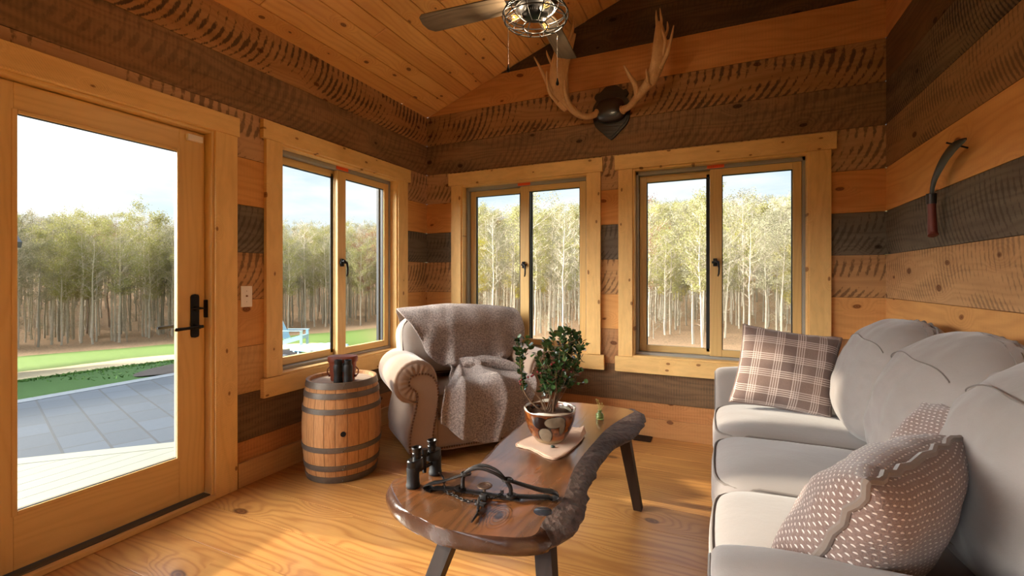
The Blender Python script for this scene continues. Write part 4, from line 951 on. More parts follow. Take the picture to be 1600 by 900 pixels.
def twig(a, b, nleaf, s_=1.0, r=.0016, green=False):
    a, b = Vector(a), Vector(b); mid = a.lerp(b, .5)+Vector((g.gauss(0,.004), g.gauss(0,.004), .004)); pp = crom([a, mid, b], 4); (tw if green else st).tube(pp, [r, r*.5], 5)
    for i in range(nleaf):
        f = .25+.75*i/max(nleaf-1, 1); k = min(int(f*8), 7); p = pp[k].lerp(pp[k+1], f*8-k); w = i*2.4+g.random(); t_ = (b-a).normalized(); q = t_.orthogonal().normalized(); q2 = t_.cross(q); d = q*math.cos(w)+q2*math.sin(w)+t_*g.uniform(.35, 1.0)+Vector((0,0,.25)); leafp(p, d, s_*g.uniform(.75, 1.15))
# tall leaning stem on the left
sp_ = crom([W_(-.005, 0, .13), W_(-.05, -.01, .152), W_(-.095, 0, .19), W_(-.128, .01, .245), W_(-.135, .01, .30), W_(-.142, .01, .37), W_(-.150, .0, .43), W_(-.158, 0, .485)], 5); st.tube(sp_, [.0055, .004, .0032, .0024, .0015], 7)
for i in range(14, len(sp_), 1):
    p = sp_[i]
    for k in range(3 if i > 18 else 2): w = g.uniform(0, 6.28); leafp(p, Vector((math.cos(w), math.sin(w), g.uniform(.3, 1.1))), g.uniform(.8, 1.25))
for (a_, z_) in ((-.115, .49), (-.10, .455)): twig(sp_[24], W_(a_, 0, z_), 8, 1.1, green=True)
ends = [(-.035, .02, .44), (-.01, -.03, .46), (.02, .03, .49), (.045, -.02, .505), (.075, .02, .52), (.10, -.01, .50), (.125, .02, .475), (.15, 0, .49), (.165, .01, .455), (.14, -.03, .42), (.11, .03, .40), (.06, -.05, .43), (.03, .05, .41), (-.04, -.04, .39), (.0, .05, .37), (.05, 0, .39), (.08, -.04, .37), (.135, .02, .36), (.02, -.06, .35), (-.05, .0, .34), (-.02, -.04, .31), (.10, .05, .44), (.07, .06, .47), (-.055, .02, .30)]
for i, (a_, b_, z_) in enumerate(ends):
    base = W_(.0+.02*math.cos(i*1.7), .02*math.sin(i*1.7), .13); f1 = W_(a_*.25+.012, b_*.5, .20+.02*(i % 3)); f2 = W_(a_*.65+.015, b_*.8, z_-.10); E_ = W_(a_, b_, z_)
    pp = crom([base, f1, f2, E_], 5); st.tube(pp, [.0038 if i % 3 == 0 else .0026, .0022, .0014, .0008], 6)
    for q in range(4): k = 7+q*2; k = min(k, len(pp)-1); dd_ = W_(g.gauss(0,.03), g.gauss(0,.03), g.uniform(.0, .045)); twig(pp[k], pp[k]+dd_, 4, 1.0)
    twig(pp[-3], pp[-1]+W_(g.gauss(0,.01), 0, .02), 7, 1.1, green=True)
for i in range(7): w = g.uniform(0, 6.28); st.tube([W_(.02*math.cos(w), .02*math.sin(w), .13), W_(.05*math.cos(w), .05*math.sin(w), .2), W_(.10*math.cos(w), .08*math.sin(w), .24+g.uniform(0, .05))], [.002, .0014, .0006], 5)
st.build('stems', stem, pl); tw.build('green_twigs', stemg, pl); lf.build('leaves', leafg, pl, smooth=1.2)
berry = plain('dark_red_berry', S(120,20,28), .18, var=.2, coat=.5)
for (a_, b_, z_) in ((-.145, -.01, .285), (-.137, -.014, .293), (-.141, -.02, .275), (-.105, -.01, .305), (-.088, -.01, .31), (-.08, -.02, .318), (.005, -.05, .375), (.018, -.055, .383), (.03, -.05, .376), (-.06, -.03, .335), (-.045, -.035, .33), (.10, -.03, .335), (.14, -.01, .335), (.148, -.01, .342), (.143, -.02, .328), (.06, -.055, .35)):
    m = MB(); m.ball(W_(a_, b_, z_), .0058, 12, 8); m.build('berry', berry, pl)
m = MB(); m.ball((0,0,.0055), .011, 12, 8, sc=(1,.8,.5)); pe = m.build('fallen_leaf_bud', plain('dark_green_bud', S(46,58,46), .4)); pe.location = (1.925, -1.765, .4706); tag(pe, 'small dark green bud fallen on the cloth in front of the pot', 'bud')
# ---- little green bottle with a sprig
gb = empty('glass_bud_vase', (2.013, -1.215, .461)); tag(gb, 'tiny green glass bottle holding a dry sprig near the far end of the table', 'vase')
t = NT('green_glass'); b = t.n('ShaderNodeBsdfPrincipled'); b.inputs['Base Color'].default_value = c4(S(176,196,120)); b.inputs['Transmission Weight'].default_value = .85; b.inputs['Roughness'].default_value = .05; b.inputs['IOR'].default_value = 1.4; t.l(b.outputs[0], t.out.inputs[0])
m = MB(); m.lathe([(0, 0), (.020, 0), (.0225, .004), (.0225, .026), (.020, .031), (.011, .036), (.010, .044), (.0125, .046), (.0125, .050), (.009, .050), (.008, .040), (.017, .030), (.019, .024), (.019, .005), (0, .004)], 24); m.build('bottle', t.m, gb)
m = MB()
for a_, b_, z_ in ((-.02, 0, .105), (-.012, .01, .10), (.015, -.01, .09), (.0, .0, .085), (.02, .005, .075)): m.tube([(0,0,.01), (a_*.3, b_*.3, .055), (a_, b_, z_)], [.0012, .001, .0008], 5); m.ball((a_, b_, z_), .0028, 6, 4, sc=(1,1,2))
m.build('sprig', plain('dry_sprig', S(150,140,70), .8), gb)
# ------------------------------------------------------------------ ceiling fan
FX, FYY, FZ = 1.765, -1.575, 2.66
zc_ = H0+SL*FX
fn = empty('ceiling_fan', (FX, FYY, FZ)); tag(fn, 'ceiling fan with grey weathered wood blades and a wire cage light', 'ceiling fan')
dkm = plain('fan_black_metal', S(30,30,32), .35, .6)
m = MB(); m.tube([(0,0,.15), (0,0,zc_-FZ-.03)], .013, 14); m.build('downrod', dkm, fn)
m = MB(); m.lathe([(0, 0), (.062, 0), (.066, .012), (.05, .045), (.02, .06), (0, .062)], 32, (0,0,zc_-FZ-.065)); m.build('ceiling_canopy', dkm, fn)
m = MB(); m.lathe([(0, -.035), (.07, -.035), (.095, -.02), (.115, .01), (.115, .07), (.10, .10), (.06, .125), (.02, .15), (0, .15)], 40); m.build('motor_housing', dkm, fn)
bw_ = wood('weathered_blade', S(118,100,88), S(74,60,52), u='X', v='Y', gfreq=30, wave=.6, grain=.9, knots=0, rough=.7, blotch=.5, bcol=S(74,62,54))
BR, BW = .675, .128
for k in range(4):
    a = math.radians(183.5+90*k); tilt = math.radians(13)
    be = empty('blade_arm', (0,0,0)); 
    m = MB(); n_ = 14; top = []; 
    outl = [(.16, -.045), (.20, -BW/2+.004), (.60, -BW/2-.006), (BR-.05, -BW/2-.004), (BR-.018, -BW/2+.022), (BR-.006, 0), (BR-.012, BW/2-.018), (BR-.035, BW/2), (.60, BW/2), (.20, BW/2-.006), (.16, .045)] if k != 3 else [(.16, -.045), (.20, -BW/2+.004), (BR-.02, -BW/2-.004), (BR-.004, -BW/2+.004), (BR+.012, 0), (BR-.0, BW/2-.004), (BR-.014, BW/2), (.20, BW/2-.006), (.16, .045)]
    m.extr(outl, lambda x, d_, y: (x, y, d_), -.004, .004, ch=.0015)
    bo = m.build('blade', bw_, fn, smooth=0); bo.rotation_euler = (tilt, 0, a); bo.location = (0, 0, .03)
    bpy.data.objects.remove(be)
    m = MB(); m.tube([(.09, 0, .008), (.13, 0, .006), (.19, 0, .0075)], [(.02,.004),(.014,.004),(.03,.003)], 10, ref=(0,1,0))
    for q in ((.2, -.015), (.2, .015), (.225, 0)): m.ball((q[0], q[1], .006), .006, 8, 4, sc=(1,1,.5))
    m.build('blade_bracket', dkm, bo)
m = MB(); m.lathe([(0, -.035), (.058, -.035), (.062, -.05), (.062, -.062), (.05, -.068), (0, -.068)], 32)
for i in range(40): w = i*PI/20; m.tube([(.0625*math.cos(w), .0625*math.sin(w), -.050), (.0625*math.cos(w), .0625*math.sin(w), -.062)], .0018, 5)
lk = m.build('light_kit', dkm, fn)
cg = MB()
def cr_(r, z, th=.0034, n=48): cg.tube([(r*math.cos(2*PI*i/n), r*math.sin(2*PI*i/n), z) for i in range(n)], th, 6, closed=True)
cr_(.10, -.022); cr_(.160, -.042); cr_(.168, -.060); cr_(.155, -.086); cr_(.062, -.118)
for i in range(12):
    w = 2*PI*i/12+.1; pp = crom([(r*math.cos(w), r*math.sin(w), z) for r, z in ((.10, -.022), (.14, -.031), (.162, -.046), (.168, -.063), (.152, -.090), (.11, -.110), (.062, -.118))], 4); cg.tube(pp, .0032, 6)
cg.build('wire_cage', plain('cage_black_wire', S(16,16,17), .35, 0, spec=.6), fn)
t = NT('clear_bulb_glass'); tr_ = t.n('ShaderNodeBsdfTransparent'); gl_ = t.n('ShaderNodeBsdfGlossy'); gl_.inputs['Roughness'].default_value = .03; fz = t.n('ShaderNodeFresnel'); mx_ = t.n('ShaderNodeMixShader'); t.l(t.math('MULTIPLY_ADD', fz.outputs[0], .35, .02), mx_.inputs[0]); t.l(tr_.outputs[0], mx_.inputs[1]); t.l(gl_.outputs[0], mx_.inputs[2]); t.l(mx_.outputs[0], t.out.inputs[0]); bulbg = t.m
t = NT('bulb_filament'); em = t.n('ShaderNodeEmission'); em.inputs[0].default_value = c4((1.0, .45, .10)); em.inputs[1].default_value = 1.6; t.l(em.outputs[0], t.out.inputs[0]); fil = t.m
for i in range(3):
    w = math.radians(200+120*i); d = Vector((math.cos(w), math.sin(w), -.18)).normalized(); a = Vector((math.cos(w)*.04, math.sin(w)*.04, -.052)); q = d.orthogonal().normalized(); q2 = d.cross(q)
    m = MB(); m.tube([a+d*.0, a+d*.03], [.015, .014], 14); sk = m.build('bulb_socket', dkm, fn)
    m = MB(); m.tube([a+d*x for x in (.028, .036, .05, .065, .08, .092, .098)], [.012, .016, .024, .029, .026, .015, .003], 18); m.build('bulb', bulbg, sk)
    m = MB()
    for k in range(6): u = q*math.cos(k*PI/3)+q2*math.sin(k*PI/3); m.tube([a+d*.042+u*.006, a+d*.082+u*.013], .0011, 5)
    m.build('filament', fil, sk)
    ll = bpy.data.lights.new('bulb_light', 'POINT'); ll.energy = FANW; ll.color = (1, .74, .46); ll.shadow_soft_size = .006
    lo_ = bpy.data.objects.new('bulb_light', ll); COL.objects.link(lo_); lo_.parent = fn; lo_.location = a+d*.062
ch_m = plain('pull_chain', S(150,140,132), .4, .8)
for (dx, dy, L_, nm) in ((-.105, -.105, .215, 'a'), (.085, .10, .235, 'b')):
    m = MB(); p0 = Vector((dx*.55, dy*.55, -.085)); p1 = Vector((dx, dy, -.13)); m.tube([p0, p1], .0012, 5); n_ = int(L_/.0052)
    for i in range(n_): m.ball((dx, dy, -.13-i*.0052), .0019, 5, 4)
    pc = m.build('pull_chain', ch_m, fn)
    m = MB(); m.lathe([(0, .030), (.003, .028), (.004, .02), (.008, .006), (.0085, 0), (.0065, -.007), (0, -.010)], 16, (dx, dy, -.13-L_-.02)); m.build('pendant', blackm, pc)
# ------------------------------------------------------------------ antler mount
am = empty('antler_mount', (1.822, -.001, 2.62)); tag(am, 'moose antlers on a dark shield plaque high on the back wall', 'antler mount')
plq = wood('dark_plaque_wood', S(42,28,20), S(22,15,12), u='X', v='Z', grain=.5, knots=0, rough=.3, coat=.4)
sh = [(0, -.228), (.03, -.205), (.075, -.16), (.125, -.11), (.145, -.05), (.150, .02), (.140, .065), (.118, .10), (.135, .13), (.118, .16), (.10, .155), (.075, .175), (.045, .20), (0, .205)]
sh = crom([(x, z, 0) for x, z in sh], 3); full = [(p.x, p.y) for p in sh]+[(-p.x, p.y) for p in reversed(sh[1:-1])]
m = MB(); m.extr([(x*1.0, z) for x, z in full][::-1], lambda x, d_, z: (x, -d_, z), 0, .022, ch=.004)
m.extr([(x*.9, z*.9) for x, z in full][::-1], lambda x, d_, z: (x, -d_, z), .0215, .029, ch=.004); m.build('plaque', plq, am, smooth=.6)
skc = plain('skull_cap_cover', S(34,26,24), .32, var=.2, sc=14, bump=.15, coat=.4)
m = MB(); cushion(m, (0, -.055, -.005), (.245, .12, .195), n=2.6, seg=12, crown=0, wr=.004, seed=4); m.build('skull_cap', skc, am, smooth=4)
t = NT('antler_bone'); o = t.obj(); n = t.noise(o, 18, 5, .7); X = t.xyz(o); n2 = t.noise(t.comb(t.math('MULTIPLY', X[0], 160.0), t.math('MULTIPLY', X[1], 160.0), t.math('MULTIPLY', X[2], 14.0)), 1.0, 3)
ac = t.mix(n, S(238,198,142), S(186,138,90)); ac = t.mix(t.math('MULTIPLY', n2, .45), ac, S(112,76,48)); bone = t.bsdf(ac, .5, 0, t.bump(t.math('ADD', n2, n), .5, .004), spec=.4)
tipm = plain('antler_tine_tip', S(226,190,142), .4, var=.15)
def AP(x, y, z, yy):      # offset from the plaque centre
    return Vector((x-1.822, yy, z-2.62))
def antler(side, beam, brad, palm, prad, tines):
    m = MB(); m.tube(crom(beam, 6), brad, 14); k = beam[0]; d = (Vector(beam[1])-Vector(beam[0])).normalized()
    for i in range(16):
        w = i*PI/8; q = d.orthogonal().normalized(); q2 = d.cross(q); c_ = Vector(k)+d*.004+(q*math.cos(w)+q2*math.sin(w))*.030; m.ball(c_, .0085, 6, 4)
    an = m.build('antler', bone, am, smooth=4)
    m = MB(); m.tube(crom(palm, 6), prad, 20, ref=(.911, .411, 0)); m.build('palm', bone, an, smooth=4)
    for tn in tines:
        m = MB(); P_, r_ = tn; m.tube(crom(P_, 6), [r_, r_*.85, r_*.6, r_*.2], 10); m.build('tine', bone, an, smooth=4)
    return an
A_ = lambda x, z, y=-.25: Vector((x-1.822, y, z-2.62))
# left antler (broad palm rising behind the fan blade)
antler(-1, [A_(1.722, 2.60, -.075), A_(1.66, 2.565, -.13), A_(1.60, 2.57, -.19), A_(1.545, 2.62, -.24), A_(1.50, 2.69, -.27)], [.028, .024, .025, .03, .038],
       [A_(1.52, 2.62, -.22), A_(1.475, 2.70, -.26), A_(1.46, 2.80, -.28), A_(1.468, 2.93, -.29), A_(1.50, 3.08, -.27), A_(1.545, 3.22, -.25)], [(.040,.03), (.066,.022), (.076,.016), (.074,.013), (.070,.011), (.050,.007)],
       [([A_(1.42, 2.72, -.28), A_(1.375, 2.82, -.33), A_(1.33, 2.93, -.37), A_(1.29, 3.01, -.39)], .018), ([A_(1.45, 2.66, -.28), A_(1.405, 2.72, -.34), A_(1.395, 2.80, -.38), A_(1.40, 2.87, -.40)], .016),
        ([A_(1.585, 2.575, -.20), A_(1.545, 2.64, -.30), A_(1.535, 2.72, -.36), A_(1.54, 2.79, -.38)], .021), ([A_(1.43, 2.90, -.28), A_(1.40, 2.98, -.30), A_(1.375, 3.04, -.31), A_(1.365, 3.08, -.31)], .014),
        ([A_(1.535, 3.14, -.26), A_(1.56, 3.20, -.26), A_(1.575, 3.26, -.26), A_(1.575, 3.33, -.26)], .017), ([A_(1.50, 3.16, -.26), A_(1.50, 3.24, -.26), A_(1.49, 3.31, -.26), A_(1.485, 3.36, -.26)], .016), ([A_(1.44, 3.05, -.28), A_(1.41, 3.13, -.28), A_(1.395, 3.2, -.28), A_(1.39, 3.25, -.28)], .013)])
antler(1, [A_(1.925, 2.60, -.075), A_(1.985, 2.60, -.12), A_(2.04, 2.625, -.18), A_(2.10, 2.66, -.23), A_(2.155, 2.70, -.27)], [.029, .025, .027, .034, .032],
       [A_(2.09, 2.66, -.22), A_(2.165, 2.715, -.26), A_(2.215, 2.81, -.29), A_(2.23, 2.92, -.30), A_(2.235, 3.03, -.30), A_(2.228, 3.12, -.29)], [(.030,.02), (.045,.024), (.052,.03), (.050,.028), (.040,.02), (.02,.01)],
       [([A_(2.06, 2.625, -.20), A_(2.055, 2.70, -.26), A_(2.02, 2.76, -.31), A_(1.985, 2.83, -.34)], .024), ([A_(2.15, 2.69, -.27), A_(2.15, 2.72, -.32), A_(2.147, 2.75, -.34), A_(2.146, 2.77, -.35)], .012),
        ([A_(2.235, 2.78, -.29), A_(2.285, 2.86, -.32), A_(2.315, 2.95, -.34), A_(2.335, 3.04, -.35)], .018), ([A_(2.255, 2.86, -.30), A_(2.275, 2.95, -.33), A_(2.262, 3.0, -.36), A_(2.255, 3.03, -.37)], .013),
        ([A_(2.22, 3.05, -.29), A_(2.215, 3.11, -.29), A_(2.21, 3.16, -.29), A_(2.208, 3.21, -.29)], .014), ([A_(2.24, 3.05, -.29), A_(2.245, 3.12, -.29), A_(2.24, 3.17, -.29), A_(2.235, 3.22, -.29)], .012), ([A_(2.255, 2.98, -.29), A_(2.285, 3.04, -.29), A_(2.288, 3.08, -.29), A_(2.285, 3.11, -.29)], .012)])
# old wooden-handled tool hanging on the right wall
ht = empty('hay_knife', (3.615, -.885, 1.60)); tag(ht, 'old iron tool with a worn red wooden handle hanging on the right wall', 'hand tool')
redw = plain('worn_red_wood', S(104,44,34), .45, var=.3, sc=20, coat=.2)
m = MB(); m.tube(crom([(-.045, -.022, -.142), (-.045, -.020, -.138), (-.045, -.012, -.12), (-.045, -.006, -.04), (-.045, .0, .03)], 4), [.010, .021, .020, .017, .0165], 16); m.build('handle', redw, ht)
m = MB(); m.tube([(-.045, .0, .015), (-.045, .0, .065)], [.020, .021], 16); m.tube([(-.045, .018, .05), (-.045, .034, .052), (-.045, .036, .062), (-.045, .02, .066)], .004, 6); m.build('ferrule', st_, ht)
m = MB(); m.tube(crom([(-.045, 0, .06), (-.044, -.012, .10), (-.042, -.035, .14), (-.04, -.10, .19), (-.04, -.20, .23), (-.04, -.33, .24)], 5), [(.017,.006), (.020,.005), (.028,.004), (.034,.003), (.030,.003), (.006,.002)], 10, ref=(0,0,1)); m.build('blade', st_, ht)
m = MB(); m.tube([(.0145, -.2, .23), (-.06, -.2, .262)], .004, 8); m.build('wall_hook', dkm, ht)
# ------------------------------------------------------------------ sofa
def frame(o, a):
    c, s_ = math.cos(a), math.sin(a); return lambda u, v, z: Vector((o[0]+u*c-v*s_, o[1]+u*s_+v*c, z))
sueded = fabric('sofa_microsuede', S(142,133,128), .88, 500, .10, .35, wr=.3, var=.08)
piping = fabric('sofa_piping', S(118,109,103), .85, 300, .1, .2)
sf = empty('sofa', (3.1, -1.57, 0)); tag(sf, 'long light grey three-seat sofa along the right wall', 'sofa'); SO = Vector((3.1, -1.57, 0))
def sub_(p): return (p[0]-SO.x, p[1]-SO.y, p[2])
def smooth_noise_wr(amp, fq, ax):   # wrinkles stretched along one axis
    def f(P):
        q = Vector(P)*fq; q[ax] *= .25; return noise.fractal(q, 1, 2, 3)*amp
    return f
m = MB(); m.box((2.66, -2.66, .05), (3.56, -.42, .30), ch=.03, mp=lambda *p: sub_(p)); m.build('base', sueded, sf, smooth=.8)
for (x, y) in ((2.72, -2.6), (2.72, -.5), (3.5, -2.6), (3.5, -.5)):
    m = MB(); m.lathe([(0, 0), (.02, 0), (.028, .055), (0, .056)], 14, sub_((x, y, 0))); m.build('leg', legm, sf)
def soft(name, c, size, par, n=5, crown=.12, wr=.004, seed=0, seg=20, shape=None, mp=None, mat=None):
    m = MB(); cushion(m, (0,0,0), size, n=n, crown=crown, seg=seg, wr=wr, seed=seed, shape=shape, mp=mp or (lambda x, y, z: sub_((x+c[0], y+c[1], z+c[2]))))
    return m.build(name, mat or sueded, par, smooth=4, sub=1)
# back frame
def bshape(hx0):
    def f(x, y, z, a, b, c_): return (x+(z+.3)*.10, y, z)
    return f
soft('back_frame', (3.42, -1.54, .54), (.30, 2.30, .86), sf, n=7, crown=0, shape=bshape(0))
for k, (ya, yb) in enumerate(((-1.265, -.655), (-1.885, -1.27), (-2.50, -1.89))):
    c = (2.955, (ya+yb)/2, .405); size = (.70, yb-ya-.006, .185)
    def sh1(x, y, z, a, b, c_): return (x-.012*(1-b*b)*(1 if a < 0 else 0), y, z+.016*(1-b*b)*(1-a*a)*(1 if c_ > 0 else 0)-(.02*(max(0, -a)**6)*(1 if c_ > 0 else 0)))
    so_c = soft('seat_cushion', c, size, sf, n=7, crown=.10, wr=.0035, seed=k*7, shape=sh1)
    for zf in (.80, -.80):
        rp_ = ring_path((0,0,0), size, zf, 7, 72); m = MB(); m.tube([sub_((p.x*1.004+c[0]-.012*(1-(p.y/(size[1]/2))**2)*(1 if p.x < 0 else 0), p.y*1.0+c[1], p.z+c[2]-(.012 if p.x < -.2 and zf > 0 else 0))) for p in rp_], .0055, 6, closed=True); m.build('piping', piping, so_c)
for k, (ya, yb) in enumerate(((-1.29, -.63), (-1.93, -1.27), (-2.54, -1.91))):
    c = (3.385, (ya+yb)/2, .742); size = (.32, yb-ya, .58); tl = math.radians(13)
    def mpb(x, y, z, c=c): return sub_((c[0]+x*math.cos(tl)+z*math.sin(tl), c[1]+y, c[2]+z*math.cos(tl)-x*math.sin(tl)))
    def sh2(x, y, z, a, b, c_):
        x2 = x-(.05*(1-b*b)*(1-min(1, (c_+.15)**2)) if a < 0 else 0)
        x2 += .06*max(0, c_)**2 if a < 0 else 0                       # front leans back towards the top
        z2 = z+.03*(1-b*b)*max(0, c_); w = .004*math.sin(b*26+a*9+k)*max(0, c_)**2*max(0, a+.4)*2
        return (x2, y, z2+w)
    bc = soft('back_cushion', c, size, sf, n=3.6, crown=.0, wr=.013, seed=30+k*5, shape=sh2, mp=mpb, seg=24)
    m = MB(); hx, hy, hz = [q/2 for q in size]
    def onb(b, c_, off=.0):       # front-face point at (b, c_) in -1..1
        n_ = 3.6; a = -1.0; q = (abs(a)**n_+abs(b)**n_+abs(c_)**n_)**(1/n_); a1, b1, c1 = a/q, b/q, c_/q; p = sh2(a1*hx, b1*hy, c1*hz, a1, b1, c1); return Vector(mpb(p[0]-off, p[1], p[2]))
    m.tube([onb(-.98+1.96*i/40, .62+.02*math.sin(i*.3), .007) for i in range(41)], .0022, 5)
    m.build('front_seam', piping, bc)
    def topp(b, a0): n_ = 3.6; q = (abs(a0)**n_+abs(b)**n_+1)**(1/n_); a1, b1, c1 = a0/q, b/q, 1/q; p = sh2(a1*hx, b1*hy, c1*hz, a1, b1, c1); return Vector(mpb(*p))
    m = MB(); m.tube([topp(-1+2*i/40, .35)+Vector((0,0,.002)) for i in range(41)], .0055, 6); m.build('piping', piping, bc)
# arms: gently rolled tops
for nm, y0, y1, seed in (('arm', -.655, -.40, 3), ('arm', -2.765, -2.505, 9)):
    cy_ = (y0+y1)/2; hw = (y1-y0)/2
    def sec_(x, grow, zt):
        out = []
        for i in range(28):
            w = 2*PI*i/28-PI/2; c_, s_ = math.cos(w), math.sin(w); e = 3.0; q = (abs(c_)**e+abs(s_)**e)**(1/e); yy = c_/q*(hw+grow); zz = (zt+.06)/2+s_/q*((zt-.06)/2+grow)
            if s_ > .3: yy *= 1+.05*math.sin((s_-.3)*2.4)
            out.append(sub_((x, cy_+yy, zz)))
        return out
    xs = [(2.606, -.05), (2.602, -.03), (2.608, -.012), (2.625, -.002)]+[(2.66+.9*i/16, 0) for i in range(17)]
    m = MB(); secs = []
    for j, (x, g_) in enumerate(xs):
        s_ = sec_(x, g_, (.695 if y0 > -1 else .655)-.02*(1-ss(2.6, 2.8, x))); q = []
        for i, p in enumerate(s_):
            wv = .0035*math.sin(i*2.3+x*14)*(1-ss(2.62, 2.86, x)) + noise.noise(Vector(p)*7+Vector((seed,0,0)))*.004; d = Vector((0, p[1]-(cy_-SO.y), p[2]-.4)).normalized(); q.append(tuple(Vector(p)+d*wv))
        secs.append(q)
    loft(m, secs); ao = m.build('arm', sueded, sf, smooth=4, sub=1)
    m = MB(); rr = [Vector(p)+Vector((-.001, 0, 0)) for p in sec_(2.604, -.028, .675 if y0 > -1 else .635)]; m.tube(rr, .005, 6, closed=True); m.build('piping', piping, ao)
# ------------------------------------------------------------------ pillows
def pillow(name, mat, c, size, basis, thick=.16, pinch=.07, wr=.006, seed=0, N=26, sag=0.0, pipe=None, pr=.005):
    e1, e2, e3 = [Vector(b).normalized() for b in basis]; hx, hy = size[0]/2, size[1]/2; m = MB(); c = Vector(c)
    def P_(a, b, sd):
        x = a*hx*(1-pinch*(1-b*b)); y = b*hy*(1-pinch*(1-a*a)); t = thick/2*max(0, (1-a**2)*(1-b**2))**.36*(1+.1*noise.noise((a*2+seed, b*2, sd)))
        y -= sag*(1-b)*.5*(abs(a)**2)*0; q = e1*x+e2*y+e3*(t*sd)
        rim = 1-max(abs(a), abs(b)); q += e3*(noise.fractal(Vector((a*3+seed, b*3, sd*2)), 1, 2, 3)*wr*(1 if rim > 0 else .6)); q += e3*(.006*math.sin((a+b)*17+seed)*max(0, 1-rim*6))
        return q
    for sd in (1, -1):
        vs = []; uv = []; fs = []
        for i in range(N+1):
            for j in range(N+1):
                a = math.sin((-1+2*i/N)*PI/2); b = math.sin((-1+2*j/N)*PI/2); vs.append(P_(a, b, sd) if abs(a) < .9999 and abs(b) < .9999 else P_(a, b, 0)); uv.append((a*hx, b*hy))
        for i in range(N):
            for j in range(N): k = i*(N+1)+j; f = (k, k+N+1, k+N+2, k+1); fs.append(f if sd > 0 else f[::-1])
        M_ = N//2; ux = {}; uy = {}
        for j in range(N+1):
            ux[(M_, j)] = 0.0; uy[(j, M_)] = 0.0
            for i in range(M_, N): ux[(i+1, j)] = ux[(i, j)]+(vs[(i+1)*(N+1)+j]-vs[i*(N+1)+j]).length; uy[(j, i+1)] = uy[(j, i)]+(vs[j*(N+1)+i+1]-vs[j*(N+1)+i]).length
            for i in range(M_, 0, -1): ux[(i-1, j)] = ux[(i, j)]-(vs[(i-1)*(N+1)+j]-vs[i*(N+1)+j]).length; uy[(j, i-1)] = uy[(j, i)]-(vs[j*(N+1)+i-1]-vs[j*(N+1)+i]).length
        uv = [(ux[(i, j)], uy[(i, j)]) for i in range(N+1) for j in range(N+1)]
        m.add(vs, fs, 0, 0, uv)
    bm_ = None
    o = m.build(name, mat, smooth=4); o.location = c
    if pipe is not None:
        w = MB(); pts_ = []
        for k in range(4):
            for i in range(18):
                t_ = math.sin((-1+2*i/18)*PI/2); a, b = ((t_, -1), (1, t_), (-t_, 1), (-1, -t_))[k]; pts_.append(P_(a, b, 0))
        w.tube(pts_, pr, 7, closed=True); w.build('piping' if pr < .008 else 'zip_flange', pipe, o)
    return o
t = NT('plaid_flannel'); uvn = t.n('ShaderNodeUVMap').outputs[0]; X = t.xyz(uvn); nz_ = t.noise(t.obj(), 160, 3)
base = t.mix(nz_, S(126,102,92), S(150,126,114)); 
def band(x, per, c_, w_): f = t.math('ABSOLUTE', t.math('SUBTRACT', t.math('FRACT', t.math('ADD', t.math('DIVIDE', x, per), .5)), c_)); return t.math('LESS_THAN', f, w_)
def lines(x, per, cs_, w_):
    r_ = None
    for c_ in cs_: b_ = band(x, per, c_, w_); r_ = b_ if r_ is None else t.math('MAXIMUM', r_, b_)
    return r_
dkb = lines(X[0], .21, (.5,), .16); base = t.mix(t.math('MULTIPLY', dkb, .45), base, S(96,78,74)); dkb2 = lines(X[1], .19, (.5,), .14); base = t.mix(t.math('MULTIPLY', dkb2, .35), base, S(104,88,84))
LX = (.17, .225, .28, .335, .665, .72, .775, .83); wx = lines(X[0], .21, LX, .011); wy = lines(X[1], .19, (.17, .23, .29, .35, .65, .71, .77, .83), .012)
col = t.mix(t.math('MULTIPLY', wx, .62), base, S(226,208,196)); col = t.mix(t.math('MULTIPLY', wy, .62), col, S(226,208,196))
plaid = t.bsdf(col, .92, 0, t.bump(nz_, .4, .003), spec=.1, sheen=.3); plp = fabric('plaid_piping', S(128,106,98), .9, 200)
pp_ = pillow('plaid_pillow', plaid, (2.965, -.775, .735), (.50, .46), ((.985, .10, -.12), (.17, .32, .93), (.03, -.93, .32)), .20, seed=2, pipe=plp)
tag(pp_, 'brown plaid pillow with white stripes leaning at the far end of the sofa', 'pillow')
t = NT('knit_tweed'); uvn = t.n('ShaderNodeUVMap').outputs[0]; X = t.xyz(uvn); nz_ = t.noise(t.obj(), 220, 3)
row = t.math('MULTIPLY', X[1], 74.0); rf = t.math('FRACT', row); ri = t.math('FLOOR', row); cx_ = t.math('ADD', t.math('MULTIPLY', X[0], 50.0), t.math('MULTIPLY', ri, .5)); cf = t.math('FRACT', cx_)
ey = t.math('SUBTRACT', rf, t.math('MULTIPLY_ADD', t.math('SINE', t.math('MULTIPLY', cf, 3.1416)), .22, .35)); ey = t.math('DIVIDE', ey, .16); ex = t.math('DIVIDE', t.math('SUBTRACT', cf, .5), .27)
dd_ = t.math('ADD', t.math('MULTIPLY', ex, ex), t.math('MULTIPLY', ey, ey)); dash = t.ramp(dd_, .5, 1.2, 1.0, 0.0)
bs = t.mix(nz_, S(92,72,66), S(148,124,114)); kc_ = t.mix(t.math('MULTIPLY', dash, .85), bs, S(232,220,210)); knit = t.bsdf(kc_, .95, 0, t.bump(t.math('ADD', t.math('MULTIPLY', dash, 1.0), nz_), .7, .004), spec=.1, sheen=.4)
flg = fabric('pillow_flange', S(120,106,96), .8, 200)
a_ = math.radians(28)
